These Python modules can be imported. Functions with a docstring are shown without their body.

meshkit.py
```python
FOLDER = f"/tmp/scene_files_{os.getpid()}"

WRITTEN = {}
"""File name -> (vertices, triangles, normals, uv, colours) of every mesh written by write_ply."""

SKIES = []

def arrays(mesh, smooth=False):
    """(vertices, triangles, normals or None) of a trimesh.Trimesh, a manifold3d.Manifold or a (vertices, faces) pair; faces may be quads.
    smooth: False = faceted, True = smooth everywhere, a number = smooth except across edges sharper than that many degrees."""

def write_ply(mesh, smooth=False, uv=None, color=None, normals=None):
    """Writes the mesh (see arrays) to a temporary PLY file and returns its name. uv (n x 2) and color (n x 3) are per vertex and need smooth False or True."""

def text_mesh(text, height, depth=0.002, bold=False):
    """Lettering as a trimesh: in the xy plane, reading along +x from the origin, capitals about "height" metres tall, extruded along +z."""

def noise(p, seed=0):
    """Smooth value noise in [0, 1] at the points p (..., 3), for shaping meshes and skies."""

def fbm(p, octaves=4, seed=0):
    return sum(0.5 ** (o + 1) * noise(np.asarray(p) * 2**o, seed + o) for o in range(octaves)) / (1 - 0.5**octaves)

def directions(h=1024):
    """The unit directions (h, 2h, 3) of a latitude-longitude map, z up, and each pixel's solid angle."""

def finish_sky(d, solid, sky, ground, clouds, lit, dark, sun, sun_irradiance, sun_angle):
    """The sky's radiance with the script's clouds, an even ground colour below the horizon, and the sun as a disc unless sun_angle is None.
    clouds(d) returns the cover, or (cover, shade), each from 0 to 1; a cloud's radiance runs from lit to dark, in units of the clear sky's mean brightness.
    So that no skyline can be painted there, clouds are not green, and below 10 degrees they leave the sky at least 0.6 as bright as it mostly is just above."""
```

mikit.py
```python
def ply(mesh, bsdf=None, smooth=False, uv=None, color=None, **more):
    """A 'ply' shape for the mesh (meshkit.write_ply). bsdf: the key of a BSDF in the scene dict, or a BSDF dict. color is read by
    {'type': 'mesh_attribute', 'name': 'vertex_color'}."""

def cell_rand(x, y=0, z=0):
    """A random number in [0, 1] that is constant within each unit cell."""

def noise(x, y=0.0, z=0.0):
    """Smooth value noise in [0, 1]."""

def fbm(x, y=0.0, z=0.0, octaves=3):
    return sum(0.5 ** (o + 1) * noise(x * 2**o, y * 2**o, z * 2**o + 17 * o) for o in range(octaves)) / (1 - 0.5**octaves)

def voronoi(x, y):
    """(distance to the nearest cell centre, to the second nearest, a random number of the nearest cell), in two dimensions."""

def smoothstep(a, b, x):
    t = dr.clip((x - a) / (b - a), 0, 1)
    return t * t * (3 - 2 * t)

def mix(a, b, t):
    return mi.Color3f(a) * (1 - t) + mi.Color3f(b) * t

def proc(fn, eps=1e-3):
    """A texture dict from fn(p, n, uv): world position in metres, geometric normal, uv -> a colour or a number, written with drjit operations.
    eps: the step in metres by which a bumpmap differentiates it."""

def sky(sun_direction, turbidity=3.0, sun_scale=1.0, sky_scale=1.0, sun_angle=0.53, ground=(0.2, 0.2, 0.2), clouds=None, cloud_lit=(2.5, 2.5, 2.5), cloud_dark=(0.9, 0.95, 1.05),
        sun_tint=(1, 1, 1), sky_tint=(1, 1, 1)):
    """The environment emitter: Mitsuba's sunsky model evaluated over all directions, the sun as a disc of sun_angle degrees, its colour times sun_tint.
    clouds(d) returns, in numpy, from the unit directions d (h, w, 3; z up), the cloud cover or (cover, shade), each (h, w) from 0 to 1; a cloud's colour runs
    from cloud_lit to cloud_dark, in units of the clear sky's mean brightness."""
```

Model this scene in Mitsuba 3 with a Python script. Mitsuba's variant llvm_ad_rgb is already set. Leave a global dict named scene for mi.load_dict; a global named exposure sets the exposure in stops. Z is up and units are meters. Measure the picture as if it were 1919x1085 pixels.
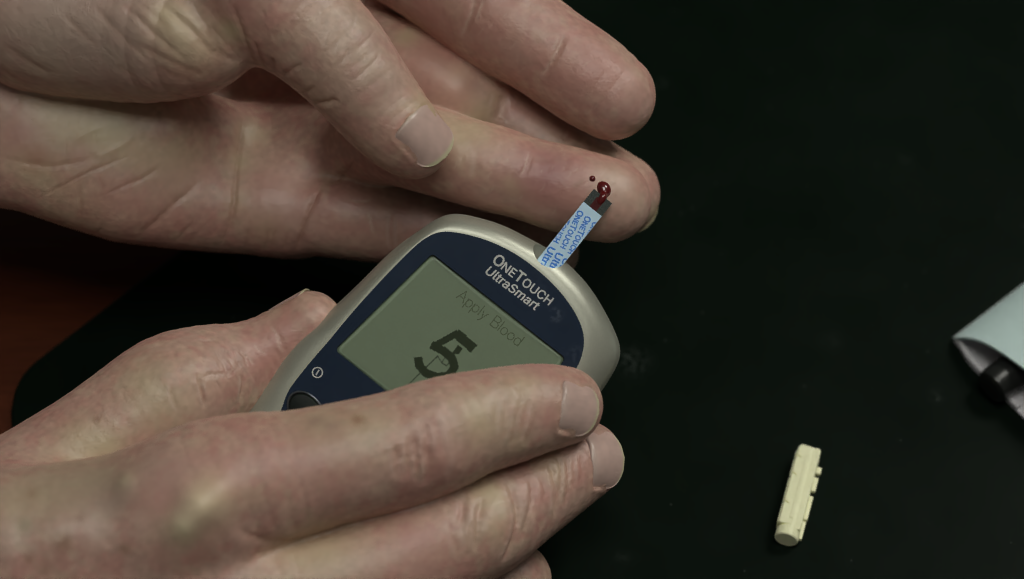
import math
import numpy as np
import trimesh
import drjit as dr
import mitsuba as mi
import mikit
import meshkit
from scipy.spatial import cKDTree
from scipy.interpolate import CubicSpline
from shapely.geometry import Polygon, LineString, box as sbox
from shapely.ops import unary_union
from shapely import affinity
import manifold3d as m3
from concurrent.futures import ThreadPoolExecutor

# ------------------------------------------------------------------ camera, lamps, exposure
# Everything that is held in the air is modelled in millimetres in a tilted work frame (x right, y up the picture,
# z towards the viewer); W() turns work-frame millimetres into world metres (z up, table top at z = 0).
ELEV = math.radians(55.0)
DIST = 600.0            # viewer to work-frame origin, mm
HGT = 55.0              # work-frame origin above the table, mm
PXMM = 8.0
ce, se = math.cos(ELEV), math.sin(ELEV)
AX = np.array([[1, 0, 0], [0, se, ce], [0, -ce, se]], float)      # rows: right, up, back


def W(v):
    return (np.asarray(v, float) @ AX + np.array([0, 0, HGT])) * 1e-3


EYE, AIM = W([0, 0, DIST]), W([0, 0, 0])
exposure = 0.0
scene = {}
labels = {}
scene['camera'] = {
    'type': 'thinlens',
    'fov': math.degrees(2 * math.atan(959.5 / PXMM / DIST)), 'fov_axis': 'x',
    'aperture_radius': 0.0062, 'focus_distance': 0.603,
    'near_clip': 0.05, 'far_clip': 20.0,
    'to_world': mi.ScalarTransform4f().look_at(origin=EYE.tolist(), target=AIM.tolist(), up=[0, 0, 1]),
}


def lamp(name, centre, target, w, h, rgb):
    scene[name] = {
        'type': 'rectangle',
        'to_world': mi.ScalarTransform4f().look_at(origin=list(centre), target=list(target), up=[0.1, 1, 0.05]) @ mi.ScalarTransform4f().scale([w / 2, h / 2, 1]),
        'emitter': {'type': 'area', 'radiance': {'type': 'rgb', 'value': list(rgb)}},
    }
    labels[name] = {'label': 'softbox lamp', 'category': 'lamp'}


KEY, TOP, AMB = 12.0, 5.0, 0.05
lamp('softbox_lamp', (0.60, 0.34, 0.86), (0, 0, 0.03), 0.34, 0.30, (KEY, KEY * 0.985, KEY * 0.90))
labels['softbox_lamp'] = {'label': 'square softbox lamp shining on the table from the far right side', 'category': 'lamp'}
lamp('ceiling_lamp', (0.12, -0.22, 1.45), (0.0, 0.0, 0.03), 0.7, 0.6, (TOP, TOP, TOP * 0.92))
labels['ceiling_lamp'] = {'label': 'large soft ceiling lamp hanging high above the table', 'category': 'lamp'}
scene['room_light'] = {'type': 'constant', 'radiance': {'type': 'rgb', 'value': [AMB, AMB * 1.02, AMB * 0.92]}}

# ------------------------------------------------------------------ helpers


def P(px, py, z=0.0):
    """work-frame point (mm) seen at photograph position (px, py) and standing z towards the viewer"""
    s = (DIST - z) / DIST
    return np.array([(px - 959.5) / PXMM * s, (542.5 - py) / PXMM * s, z])


def proj(v):
    s = DIST / (DIST - v[:, 2])
    return np.stack([v[:, 0] * s * PXMM + 959.5, 542.5 - v[:, 1] * s * PXMM], 1)


def TB(px, py, h=0.0):
    """world point (mm) at height h above the table top, seen at (px, py)"""
    o = np.array([0, 0, DIST]) @ AX + [0, 0, HGT]
    d = (P(px, py, 0) @ AX + [0, 0, HGT]) - o
    return o + d * (h - o[2]) / d[2]


def add(key, mesh, bsdf, smooth=False, color=None, label=None, cat=None, group=None, kind=None, work=True, mm=True):
    """adds one mesh; work: vertices are in work-frame mm, else in world mm"""
    if hasattr(mesh, 'to_mesh'):
        q = mesh.to_mesh()
        mesh = trimesh.Trimesh(np.array(q.vert_properties[:, :3]), np.array(q.tri_verts), process=False)
    v = W(mesh.vertices) if work else np.asarray(mesh.vertices) * 1e-3
    base, n = key, 0
    while key in scene:
        n += 1
        key = f'{base}_{n:03d}'
    scene[key] = mikit.ply((v, np.asarray(mesh.faces)), bsdf, smooth=smooth, color=color)
    d = {}
    if label: d['label'] = label
    if cat: d['category'] = cat
    if group: d['group'] = group
    if kind: d['kind'] = kind
    if d: labels[key] = d
    return key


def tag(key, label, cat, group=None):
    labels[key] = {'label': label, 'category': cat}
    if group: labels[key]['group'] = group


def spline_closed(pts, n, sharp=False):
    p = np.asarray(pts, float)
    q = np.vstack([p, p[:1]])
    t = np.r_[0, np.cumsum(np.linalg.norm(np.diff(q, axis=0), axis=1) ** 0.7)]
    cs = CubicSpline(t, q, bc_type='periodic')
    d = cs(np.linspace(0, t[-1], 4000))
    L = np.r_[0, np.cumsum(np.linalg.norm(np.diff(d, axis=0), axis=1))]
    s = np.linspace(0, L[-1], n, endpoint=False)
    return np.stack([np.interp(s, L, d[:, k]) for k in range(d.shape[1])], 1)


def px2mm(pts, z=0.0):
    return np.array([P(x, y, z) for x, y in pts])


def extrude(poly, z0, z1):
    """shapely polygon(s) in work-frame xy mm -> prism between z0 and z1"""
    ms = []
    for g in getattr(poly, 'geoms', [poly]):
        if g.is_empty or g.area < 1e-6: continue
        m = trimesh.creation.extrude_polygon(g, z1 - z0, engine='earcut')
        m.apply_translation([0, 0, z0])
        ms.append(m)
    return trimesh.util.concatenate(ms)


def loft(rings, cap0=True, cap1=True):
    n = len(rings[0])
    v = np.vstack(rings)
    f = []
    i = np.arange(n); j = (i + 1) % n
    for k in range(len(rings) - 1):
        a, b = k * n, (k + 1) * n
        f += [np.stack([a + i, a + j, b + j], 1), np.stack([a + i, b + j, b + i], 1)]
    v = list(v)
    for cap, k, flip in ((cap0, 0, True), (cap1, len(rings) - 1, False)):
        if cap:
            c = len(v); v.append(np.mean(rings[k], 0))
            t = np.stack([k * n + i, k * n + j, np.full(n, c)], 1)
            f.append(t[:, ::-1] if flip else t)
    m = trimesh.Trimesh(np.array(v), np.vstack(f), process=False)
    if m.volume < 0: m.invert()
    return m


def rbox(sx, sy, sz, r, at=(0, 0, 0)):
    """rounded box as hull of spheres"""
    s = m3.Manifold.sphere(r, 16)
    parts = [s.translate([a * (sx / 2 - r), b * (sy / 2 - r), c * (sz / 2 - r)]) for a in (-1, 1) for b in (-1, 1) for c in (-1, 1)]
    q = m3.Manifold.batch_hull(parts).translate(list(at)).to_mesh()
    return trimesh.Trimesh(np.array(q.vert_properties[:, :3]), np.array(q.tri_verts), process=False)


# ------------------------------------------------------------------ materials
def pr(name, rgb, rough, two=True, **kw):
    b = {'type': 'principled', 'base_color': rgb if isinstance(rgb, dict) else {'type': 'rgb', 'value': list(rgb)}, 'roughness': rough, **kw}
    scene[name] = {'type': 'twosided', 'b': b} if two else b


def bumped(name, inner, fn, scale=1.0, eps=1e-4):
    scene[name] = {'type': 'twosided', 'b': {'type': 'bumpmap', 'arbitrary': mikit.proc(fn, eps), 'scale': scale, 'bsdf': inner}}


def skin_relief(p, n, uv):
    x, y, z = p.x * 1000, p.y * 1000, p.z * 1000
    a = mikit.noise(x * 2.3, y * 2.3, z * 2.3)
    b = mikit.noise(x * 4.6 + 7, y * 4.6, z * 4.6)
    c = mikit.noise(x * 1.1 + 3, y * 1.1, z * 1.1)
    ridge = 1 - dr.abs(2 * a - 1)
    return 4.5e-5 * ridge + 3.0e-5 * b + 3.5e-5 * c


bumped('skin_bsdf', {'type': 'principled', 'base_color': {'type': 'mesh_attribute', 'name': 'vertex_color'}, 'roughness': 0.42, 'specular': 0.55}, skin_relief)
scene['nail_bsdf'] = {'type': 'twosided', 'b': {'type': 'principled', 'base_color': {'type': 'mesh_attribute', 'name': 'vertex_color'}, 'roughness': 0.30, 'specular': 0.5}}
pr('blood_bsdf', (0.085, 0.001, 0.002), 0.06, specular=0.6, clearcoat=1.0, clearcoat_gloss=0.97)


def silver_grain(p, n, uv):
    g = mikit.noise(p.x * 6000, p.y * 6000, p.z * 6000)
    w = mikit.fbm(p.x * 90, p.y * 90, p.z * 90)
    return mikit.mix((0.375, 0.38, 0.315), (0.445, 0.45, 0.375), 0.55 * g + 0.45 * w)


pr('silver_bsdf', mikit.proc(silver_grain), 0.40, metallic=0.55, specular=0.5)
pr('back_shell_bsdf', (0.10, 0.105, 0.085), 0.42, metallic=0.2)


PRINTS = [(W(P(x, y, 0.1)).tolist(), r, k) for x, y, r, k in ((1042, 590, 0.0016, 1.0), (1080, 664, 0.0022, 0.35), (760, 520, 0.003, 0.10), (1000, 545, 0.004, 0.08))]


def navy(p, n, uv):
    w = mikit.fbm(p.x * 160, p.y * 160, p.z * 160)
    col = mikit.mix((0.008, 0.018, 0.039), (0.011, 0.023, 0.047), w)
    for (cx, cy, cz), r, k in PRINTS:                                   # finger smudges on the plate
        q = (dr.square(p.x - cx) + dr.square(p.y - cy) + dr.square(p.z - cz)) / (r * r)
        col += mi.Color3f(0.05, 0.056, 0.06) * (k * dr.exp(-q * q) * mikit.smoothstep(0.3, 0.75, mikit.fbm(p.x * 1100, p.y * 1100, p.z * 1100)))
    return col


pr('navy_bsdf', mikit.proc(navy), 0.30, specular=0.3)
pr('print_bsdf', (0.50, 0.50, 0.48), 0.5)


def lcd(p, n, uv):
    g = mikit.noise(p.x * 3500, p.y * 3500, p.z * 3500)
    w = mikit.fbm(p.x * 60, p.y * 60, p.z * 60)
    return mikit.mix((0.166, 0.214, 0.142), (0.186, 0.238, 0.162), 0.5 * g + 0.5 * w)


pr('lcd_bsdf', mikit.proc(lcd), 0.30, specular=0.35)
pr('lcd_faint_bsdf', (0.090, 0.118, 0.066), 0.4, specular=0.3)
pr('lcd_dark_bsdf', (0.020, 0.032, 0.012), 0.4, specular=0.3)
pr('button_bsdf', (0.008, 0.012, 0.010), 0.55, specular=0.2)
pr('rim_bsdf', (0.09, 0.10, 0.11), 0.25, metallic=0.5)
pr('slot_bsdf', (0.02, 0.02, 0.018), 0.5)
pr('strip_white_bsdf', (0.50, 0.70, 0.85), 0.42)
pr('strip_ink_bsdf', (0.05, 0.20, 0.70), 0.5)


def carbon(p, n, uv):
    g = mikit.noise(p.x * 9000, p.y * 9000, p.z * 9000)
    return mikit.mix((0.008, 0.014, 0.012), (0.05, 0.068, 0.06), g * g)


pr('strip_black_bsdf', mikit.proc(carbon), 0.5)
pr('strip_blood_bsdf', (0.055, 0.003, 0.004), 0.25)


def ivory(p, n, uv):
    w = mikit.fbm(p.x * 220, p.y * 220, p.z * 220)
    return mikit.mix((0.84, 0.84, 0.53), (0.90, 0.895, 0.61), w)


pr('lancet_bsdf', mikit.proc(ivory), 0.45, specular=0.4)


def teal(p, n, uv):
    g = mikit.noise(p.x * 2600, p.y * 2600, p.z * 2600)
    w = mikit.fbm(p.x * 40, p.y * 40, p.z * 40)
    return mikit.mix((0.49, 0.63, 0.615), (0.55, 0.69, 0.675), 0.35 * g + 0.65 * w)


pr('teal_bsdf', mikit.proc(teal), 0.6)
pr('lining_bsdf', (0.68, 0.66, 0.69), 0.34, specular=0.5)
pr('strap_bsdf', (0.012, 0.013, 0.012), 0.28, specular=0.5)


SMEARS = [(TB(x, y)[:2].tolist(), r, k) for x, y, r, k in ((1188, 678, 3.4, 1.0), (1176, 662, 1.6, 0.7), (1237, 156, 1.5, 0.9), (1755, 742, 1.6, 0.7), (1165, 1046, 1.8, 0.35), (1700, 300, 2.5, 0.3), (1560, 640, 3.0, 0.25))]


SCRATCH = [(TB(a, b)[:2].tolist(), TB(c, d)[:2].tolist(), k) for a, b, c, d, k in ((1555, 945, 1640, 1070, 0.30), (1410, 1045, 1460, 1085, 0.22), (1300, 905, 1420, 860, 0.20), (1600, 560, 1700, 470, 0.16), (1330, 300, 1500, 260, 0.16), (1480, 720, 1590, 790, 0.18), (1290, 640, 1345, 700, 0.16))]


def mat_col(p, n, uv):
    x, y = p.x * 1000, p.y * 1000
    w = mikit.fbm(x * 0.05, y * 0.05, 0.0)
    base = mikit.mix((0.0024, 0.0058, 0.0034), (0.0044, 0.0088, 0.0056), w)
    d1, d2, r = mikit.voronoi(x * 0.085, y * 0.085)                     # a few grains of dust
    speck = mikit.smoothstep(0.028, 0.012, d1) * mikit.smoothstep(0.70, 0.9, r)
    smear = mi.Float(0)
    for (cx, cy), r, k in SMEARS:
        q = (dr.square(x - cx) + dr.square(y - cy)) / (r * r)
        smear += k * dr.exp(-q) * mikit.smoothstep(0.25, 0.75, mikit.fbm(x * 0.9, y * 0.9, 0.0))
    for (ax, ay), (bx, by), k in SCRATCH:
        ux, uy = bx - ax, by - ay
        t = dr.clip(((x - ax) * ux + (y - ay) * uy) / (ux * ux + uy * uy), 0, 1)
        d = dr.sqrt(dr.square(x - ax - t * ux) + dr.square(y - ay - t * uy + 1.2 * dr.sin(t * 3.1)))
        smear += k * mikit.smoothstep(0.16, 0.03, d) * mikit.smoothstep(0.3, 0.7, mikit.noise(x * 0.3, y * 0.3, 0.0))
    return base + mi.Color3f(0.032, 0.036, 0.033) * speck + mi.Color3f(0.018, 0.021, 0.019) * smear


def mat_rough(p, n, uv):
    x, y = p.x * 1000, p.y * 1000
    return 0.28 + 0.10 * mikit.fbm(x * 0.12, y * 0.12, 3.0)


pr('mat_bsdf', mikit.proc(mat_col), mikit.proc(mat_rough), specular=0.06)


def wood(p, n, uv):
    x, y = p.x * 1000, p.y * 1000
    g = mikit.fbm(x * 0.03 + y * 0.004, y * 0.35, 0.0, 4)
    f = mikit.noise(x * 0.12, y * 3.0, 0.0)
    t = dr.clip(0.7 * g + 0.3 * f, 0, 1)
    return mikit.mix((0.038, 0.0078, 0.0024), (0.092, 0.021, 0.006), t)


pr('wood_bsdf', mikit.proc(wood), 0.38, specular=0.35)

# ------------------------------------------------------------------ table and mat
tab = trimesh.creation.box(extents=[2200, 1500, 30]); tab.apply_translation([200, 250, -18])
add('table', tab, 'wood_bsdf', work=False, kind='structure')

# the mat: a 3 mm sheet with a big rounded corner on the left
ca = TB(97, 651)[:2]; cb = TB(280, 511)[:2]
e1 = (cb - ca) / np.linalg.norm(cb - ca)
corner = [TB(x, y)[:2] for x, y in ((97, 651), (60, 680), (40, 702), (27, 728), (19, 768), (22, 812), (36, 860), (62, 905))]
tail = corner[-1] + 900 * np.array([0.62, -0.785])
poly = Polygon([ca + 1100 * e1] + corner + [tail, tail + np.array([1300, 200]), ca + 1100 * e1 + np.array([1100, -200])])
poly = poly.buffer(-6).buffer(6, quad_segs=12)
bm = []
for h, ins in ((-3.0, 0.0), (-0.9, 0.0), (-0.25, 0.25), (0.0, 0.9)):
    bm.append((h, np.array(poly.buffer(-ins, quad_segs=12).exterior.coords)[:-1]))
ring0 = np.array(poly.exterior.coords)[:-1]
rings = []
for h, r in bm:
    t = cKDTree(r)
    ls = LineString(np.vstack([r, r[:1]]))
    rr = np.array([ls.interpolate(ls.project(Point_)).coords[0] for Point_ in map(__import__('shapely').Point, ring0)])
    rings.append(np.column_stack([rr, np.full(len(rr), h)]))
side = loft(rings, cap0=False, cap1=False)
topm = trimesh.creation.triangulate_polygon(Polygon(rings[-1][:, :2]), engine='earcut')
topv = np.column_stack([topm[0], np.zeros(len(topm[0]))])
mat = trimesh.util.concatenate([side, trimesh.Trimesh(topv, topm[1], process=False)])
add('desk_mat', mat, 'mat_bsdf', smooth=30, work=False, label='large matt black desk mat with a rounded corner on the brown table', cat='mat')

# ------------------------------------------------------------------ signed-distance modelling of hands


def rcone(p, a, b, r1, r2):
    """distance to a tapered capsule; p is (3, n) float32"""
    ba = (b - a).astype(np.float32)
    l2 = np.float32(ba @ ba)
    x, y, z = p[0] - np.float32(a[0]), p[1] - np.float32(a[1]), p[2] - np.float32(a[2])
    t = x * (ba[0] / l2); t += y * (ba[1] / l2); t += z * (ba[2] / l2)
    np.clip(t, 0, 1, out=t)
    x -= t * ba[0]; y -= t * ba[1]; z -= t * ba[2]
    x *= x; y *= y; x += y; z *= z; x += z
    np.sqrt(x, out=x)
    t *= np.float32(r2 - r1); t += np.float32(r1)
    x -= t
    return x


def smin(a, b, k):
    h = np.maximum(k - np.abs(a - b), 0) / k
    return np.minimum(a, b) - h * h * k * 0.25


def chain(rows, sub=3):
    """rows (px, py, z mm, radius px) -> smooth list of (centre, radius) in mm"""
    c = np.array([np.r_[P(x, y, z), r / PXMM * (DIST - z) / DIST] for x, y, z, r in rows])
    if len(c) < 3 or sub == 1: return c
    t = np.r_[0, np.cumsum(np.linalg.norm(np.diff(c[:, :3], axis=0), axis=1))]
    from scipy.interpolate import PchipInterpolator
    tt = np.concatenate([np.linspace(t[i], t[i + 1], sub, endpoint=False) for i in range(len(t) - 1)] + [[t[-1]]])
    return PchipInterpolator(t, c)(tt)


def sd_chain(p, c):
    """one smooth chain of round cones; p is (3, n)"""
    lo, hi = (c[:, :3] - c[:, 3:]).min(0).astype(np.float32), (c[:, :3] + c[:, 3:]).max(0).astype(np.float32)
    far = np.zeros(p.shape[1], np.float32)
    for k in range(3):
        far = np.maximum(far, np.maximum(lo[k] - p[k], p[k] - hi[k]))
    d = far + np.float32(8.0)
    near = np.nonzero(far < 14)[0]
    if len(near):
        pp = p[:, near]
        dd = np.full(len(near), 1e9, np.float32)
        for i in range(len(c) - 1):
            np.minimum(dd, rcone(pp, c[i, :3], c[i + 1, :3], c[i, 3], c[i + 1, 3]), out=dd)
        d[near] = dd
    return d


POOL = ThreadPoolExecutor(4)


def threaded(fn):
    """fn takes (3, n) float32; the result takes (n, 3)"""
    def run(p):
        q = np.ascontiguousarray(np.asarray(p, np.float32).T)
        if q.shape[1] < 4000: return fn(q)
        cut = np.array_split(np.arange(q.shape[1]), max(4, q.shape[1] // 40000))
        return np.concatenate(list(POOL.map(lambda i: fn(np.ascontiguousarray(q[:, i[0]:i[-1] + 1])), cut)))
    return run


def surface(sdf, lo, hi, h):
    """surface nets over the box lo..hi with step h; only blocks near the surface are evaluated finely"""
    B = 10
    lo = np.asarray(lo, float)
    nb = np.ceil((np.asarray(hi) - lo) / (h * B)).astype(int)
    n = nb * B + 1
    V = np.empty(n, np.float32)
    cen = np.stack(np.meshgrid(*[(np.arange(k) + 0.5) * h * B for k in nb], indexing='ij'), -1).reshape(-1, 3) + lo
    dc = sdf(cen)
    R = h * B * 0.87 * 1.1 + 2.5
    idx = np.stack(np.meshgrid(*[np.arange(k) for k in nb], indexing='ij'), -1).reshape(-1, 3)
    V[:] = 1.0
    off = np.stack(np.meshgrid(*[np.arange(B + 1)] * 3, indexing='ij'), -1).reshape(-1, 3)
    for q in np.nonzero(dc < -R)[0]:
        a = idx[q] * B
        V[a[0]:a[0] + B + 1, a[1]:a[1] + B + 1, a[2]:a[2] + B + 1] = -1.0
    nears = np.nonzero(np.abs(dc) <= R)[0]
    for ch in np.array_split(nears, max(1, len(nears) // 150)):
        g = (idx[ch][:, None] * B + off[None]).reshape(-1, 3)
        V[g[:, 0], g[:, 1], g[:, 2]] = sdf(g * h + lo)
    s = V < 0
    cs = [s[a:n[0] - 1 + a, b:n[1] - 1 + b, c:n[2] - 1 + c] for a in (0, 1) for b in (0, 1) for c in (0, 1)]
    tot = sum(x.astype(np.int8) for x in cs)
    act = np.argwhere((tot > 0) & (tot < 8))
    vid = np.full(n - 1, -1, np.int64)
    vid[tuple(act.T)] = np.arange(len(act))
    acc = np.zeros((len(act), 3)); cnt = np.zeros(len(act))
    corners = [np.array(c) for c in np.ndindex(2, 2, 2)]
    val = {tuple(c): V[tuple((act + c).T)] for c in corners}
    for c in corners:
        for ax in range(3):
            if c[ax] == 0:
                d = c.copy(); d[ax] = 1
                va, vb = val[tuple(c)], val[tuple(d)]
                m = (va < 0) != (vb < 0)
                t = np.where(m, va / np.where(m, va - vb, 1), 0)
                pt = c[None] + np.zeros((len(act), 3)); pt[:, ax] = t
                acc[m] += pt[m]; cnt[m] += 1
    verts = (act + acc / cnt[:, None]) * h + lo
    faces = []
    for ax in range(3):
        o1, o2 = [(1, 2), (2, 0), (0, 1)][ax]
        sl0 = [slice(1, n[k] - 1) for k in range(3)]; sl1 = list(sl0)
        sl0[ax] = slice(0, n[ax] - 1); sl1[ax] = slice(1, n[ax])
        a, b = s[tuple(sl0)], s[tuple(sl1)]
        e = np.argwhere(a != b)
        flip = a[tuple(e.T)]
        e = e + 1; e[:, ax] -= 1

        def cell(d1, d2):
            q = e.copy(); q[:, o1] -= d1; q[:, o2] -= d2
            return vid[tuple(q.T)]
        q = np.stack([cell(1, 1), cell(0, 1), cell(0, 0), cell(1, 0)], 1)
        q[~flip] = q[~flip][:, ::-1]
        faces += [q[:, [0, 1, 2]], q[:, [0, 2, 3]]]
    return verts, np.vstack(faces)


def grad(sdf, p, e=0.15):
    d = sdf(p)
    g = np.stack([sdf(p + np.eye(3)[k] * e) - d for k in range(3)], 1) / e
    return d, g / np.maximum(np.linalg.norm(g, axis=1, keepdims=True), 1e-6)


def vnormals(v, f):
    fn = np.cross(v[f[:, 1]] - v[f[:, 0]], v[f[:, 2]] - v[f[:, 0]])
    n = np.zeros_like(v)
    for k in range(3):
        for ax in range(3):
            n[:, ax] += np.bincount(f[:, k], fn[:, ax], len(v))
    return n / np.maximum(np.linalg.norm(n, axis=1, keepdims=True), 1e-12)


class Hand:
    def __init__(self, sdf, lo, hi, h, fine):
        self.sdf = sdf
        v, f = surface(sdf, lo, hi, h)
        for _ in range(2):
            v = v - 0.9 * np.clip(sdf(v), -h, h)[:, None] * vnormals(v, f)
        q = proj(v)
        inside = fine(q)
        sel = np.nonzero(inside[f].all(1))[0]
        v, f = trimesh.remesh.subdivide(v, f, face_index=sel)
        v = v - np.clip(sdf(v), -0.3, 0.3)[:, None] * vnormals(v, f)
        self.v, self.f = np.array(v), np.array(f)
        self.n = vnormals(self.v, self.f)
        self.v0, self.n0 = self.v.copy(), self.n.copy()
        fr = self.n[:, 2] > 0.02
        self.fi = np.nonzero(fr)[0]
        self.pt = cKDTree(proj(self.v[fr]))
        self.kd = cKDTree(self.v)
        self.disp = np.zeros(len(self.v))
        self.red = np.zeros(len(self.v))
        self.pale = np.zeros(len(self.v))

    def lift(self, pts, dense=True):
        """photograph positions -> points on the visible surface"""
        out = []
        for p in pts:
            i = self.pt.query_ball_point(p, 7.0)
            if not i: i = [self.pt.query(p)[1]]
            j = self.fi[np.array(i)]
            z = self.v0[j, 2]
            top = j[z > z.max() - 2.0]
            k = top[np.argmin(np.linalg.norm(proj(self.v0[top]) - p, axis=1))]
            out.append(self.v0[k])
        return np.array(out)

    def curve(self, pts, w, depth, lip=0.12, red=0.0, taper=0.22):
        """a crease along a polyline of photograph positions; w, depth in mm (negative depth = ridge)"""
        p = np.asarray(pts, float)
        t = np.r_[0, np.cumsum(np.linalg.norm(np.diff(p, axis=0), axis=1))]
        n = max(int(t[-1] / 4), 3)
        tt = np.linspace(0, t[-1], n)
        if len(p) > 2:
            p2 = CubicSpline(t, p)(tt)
        else:
            p2 = np.stack([np.interp(tt, t, p[:, k]) for k in range(2)], 1)
        c = self.lift(p2)
        keep = np.r_[True, np.linalg.norm(np.diff(c, axis=0), axis=1) < 4]
        c, u = c[keep], (tt / t[-1])[keep]
        uu = np.linspace(0, 1, max(int(len(c) * 2.2), 8))
        c = np.stack([np.interp(uu, u, c[:, k]) for k in range(3)], 1)
        tp = np.clip(np.minimum(uu, 1 - uu) / max(taper, 1e-3), 0, 1) ** 0.8
        near = np.unique(np.concatenate([np.array(x, int) for x in self.kd.query_ball_point(c, 4.4 * w + 0.3)])) if len(c) else []
        if len(near) == 0: return
        d, i = cKDTree(c).query(self.v0[near])
        prof = 0.68 * np.exp(-(d / (0.8 * w)) ** 2) + 0.32 * np.exp(-(d / (2.3 * w)) ** 2)
        hat = prof - lip * np.exp(-((d - 2.6 * w) / (1.0 * w)) ** 2)
        self.disp[near] -= depth * hat * tp[i]
        if red < 0: self.pale[near] = np.maximum(self.pale[near], -red * np.exp(-(d / (0.9 * w)) ** 2) * tp[i])  # paler skin colour: highlights painted along fine lines and fold ridges
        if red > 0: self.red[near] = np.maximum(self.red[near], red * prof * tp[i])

    def bump(self, px, py, r, amount, z=None):
        """a soft swelling (mm) of radius r px round a photograph position"""
        c = self.lift([(px, py)])[0]
        near = np.array(self.kd.query_ball_point(c, r / PXMM * 2.4), int)
        d = np.linalg.norm(self.v0[near] - c, axis=1)
        self.disp[near] += amount * np.exp(-(d / (r / PXMM)) ** 2)

    def nail(self, key, L, Wd, at=None, axis=(1, 0), centre=None, axis3=None, normal=None, square=0.35, cuticle=0.0):
        """a curved nail plate on the finger; adds the nail as a part and sinks the flesh below it"""
        if centre is None:
            c = self.lift([at])[0]
            _, n = grad(self.sdf, c[None], 1.5); n = n[0]
            a = np.array([axis[0], -axis[1], 0.0])
        else:
            c, n, a = np.asarray(centre, float), np.asarray(normal, float), np.asarray(axis3, float)
        if normal is not None: n = np.asarray(normal, float)
        n = n / np.linalg.norm(n)
        a = a - n * (a @ n); a /= np.linalg.norm(a)
        b = np.cross(n, a)
        N, M = 34, 29
        u = np.linspace(0, 1, N); v = np.linspace(-1, 1, M)

        def half(u):
            prox = np.clip(u / square, 0, 1); dist = np.clip((1 - u) / 0.40, 0, 1)
            return (1 - (1 - prox) ** 2.4) ** 0.42 * (1 - (1 - dist) ** 2.3) ** 0.5 * (0.94 + 0.06 * u)
        U, Vv = np.meshgrid(u, v, indexing='ij')
        S = (U - 0.5) * L; T = Vv * half(U) * Wd / 2
        pts = c + S[..., None] * a + T[..., None] * b
        q = pts.reshape(-1, 3) + n * 5.0
        h = np.full(len(q), 5.0)
        for _ in range(14):
            d = self.sdf(q); step = np.clip(d, -1, 3); q = q - n * step[:, None]; h -= step
        s, t = S.ravel(), T.ravel()
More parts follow.
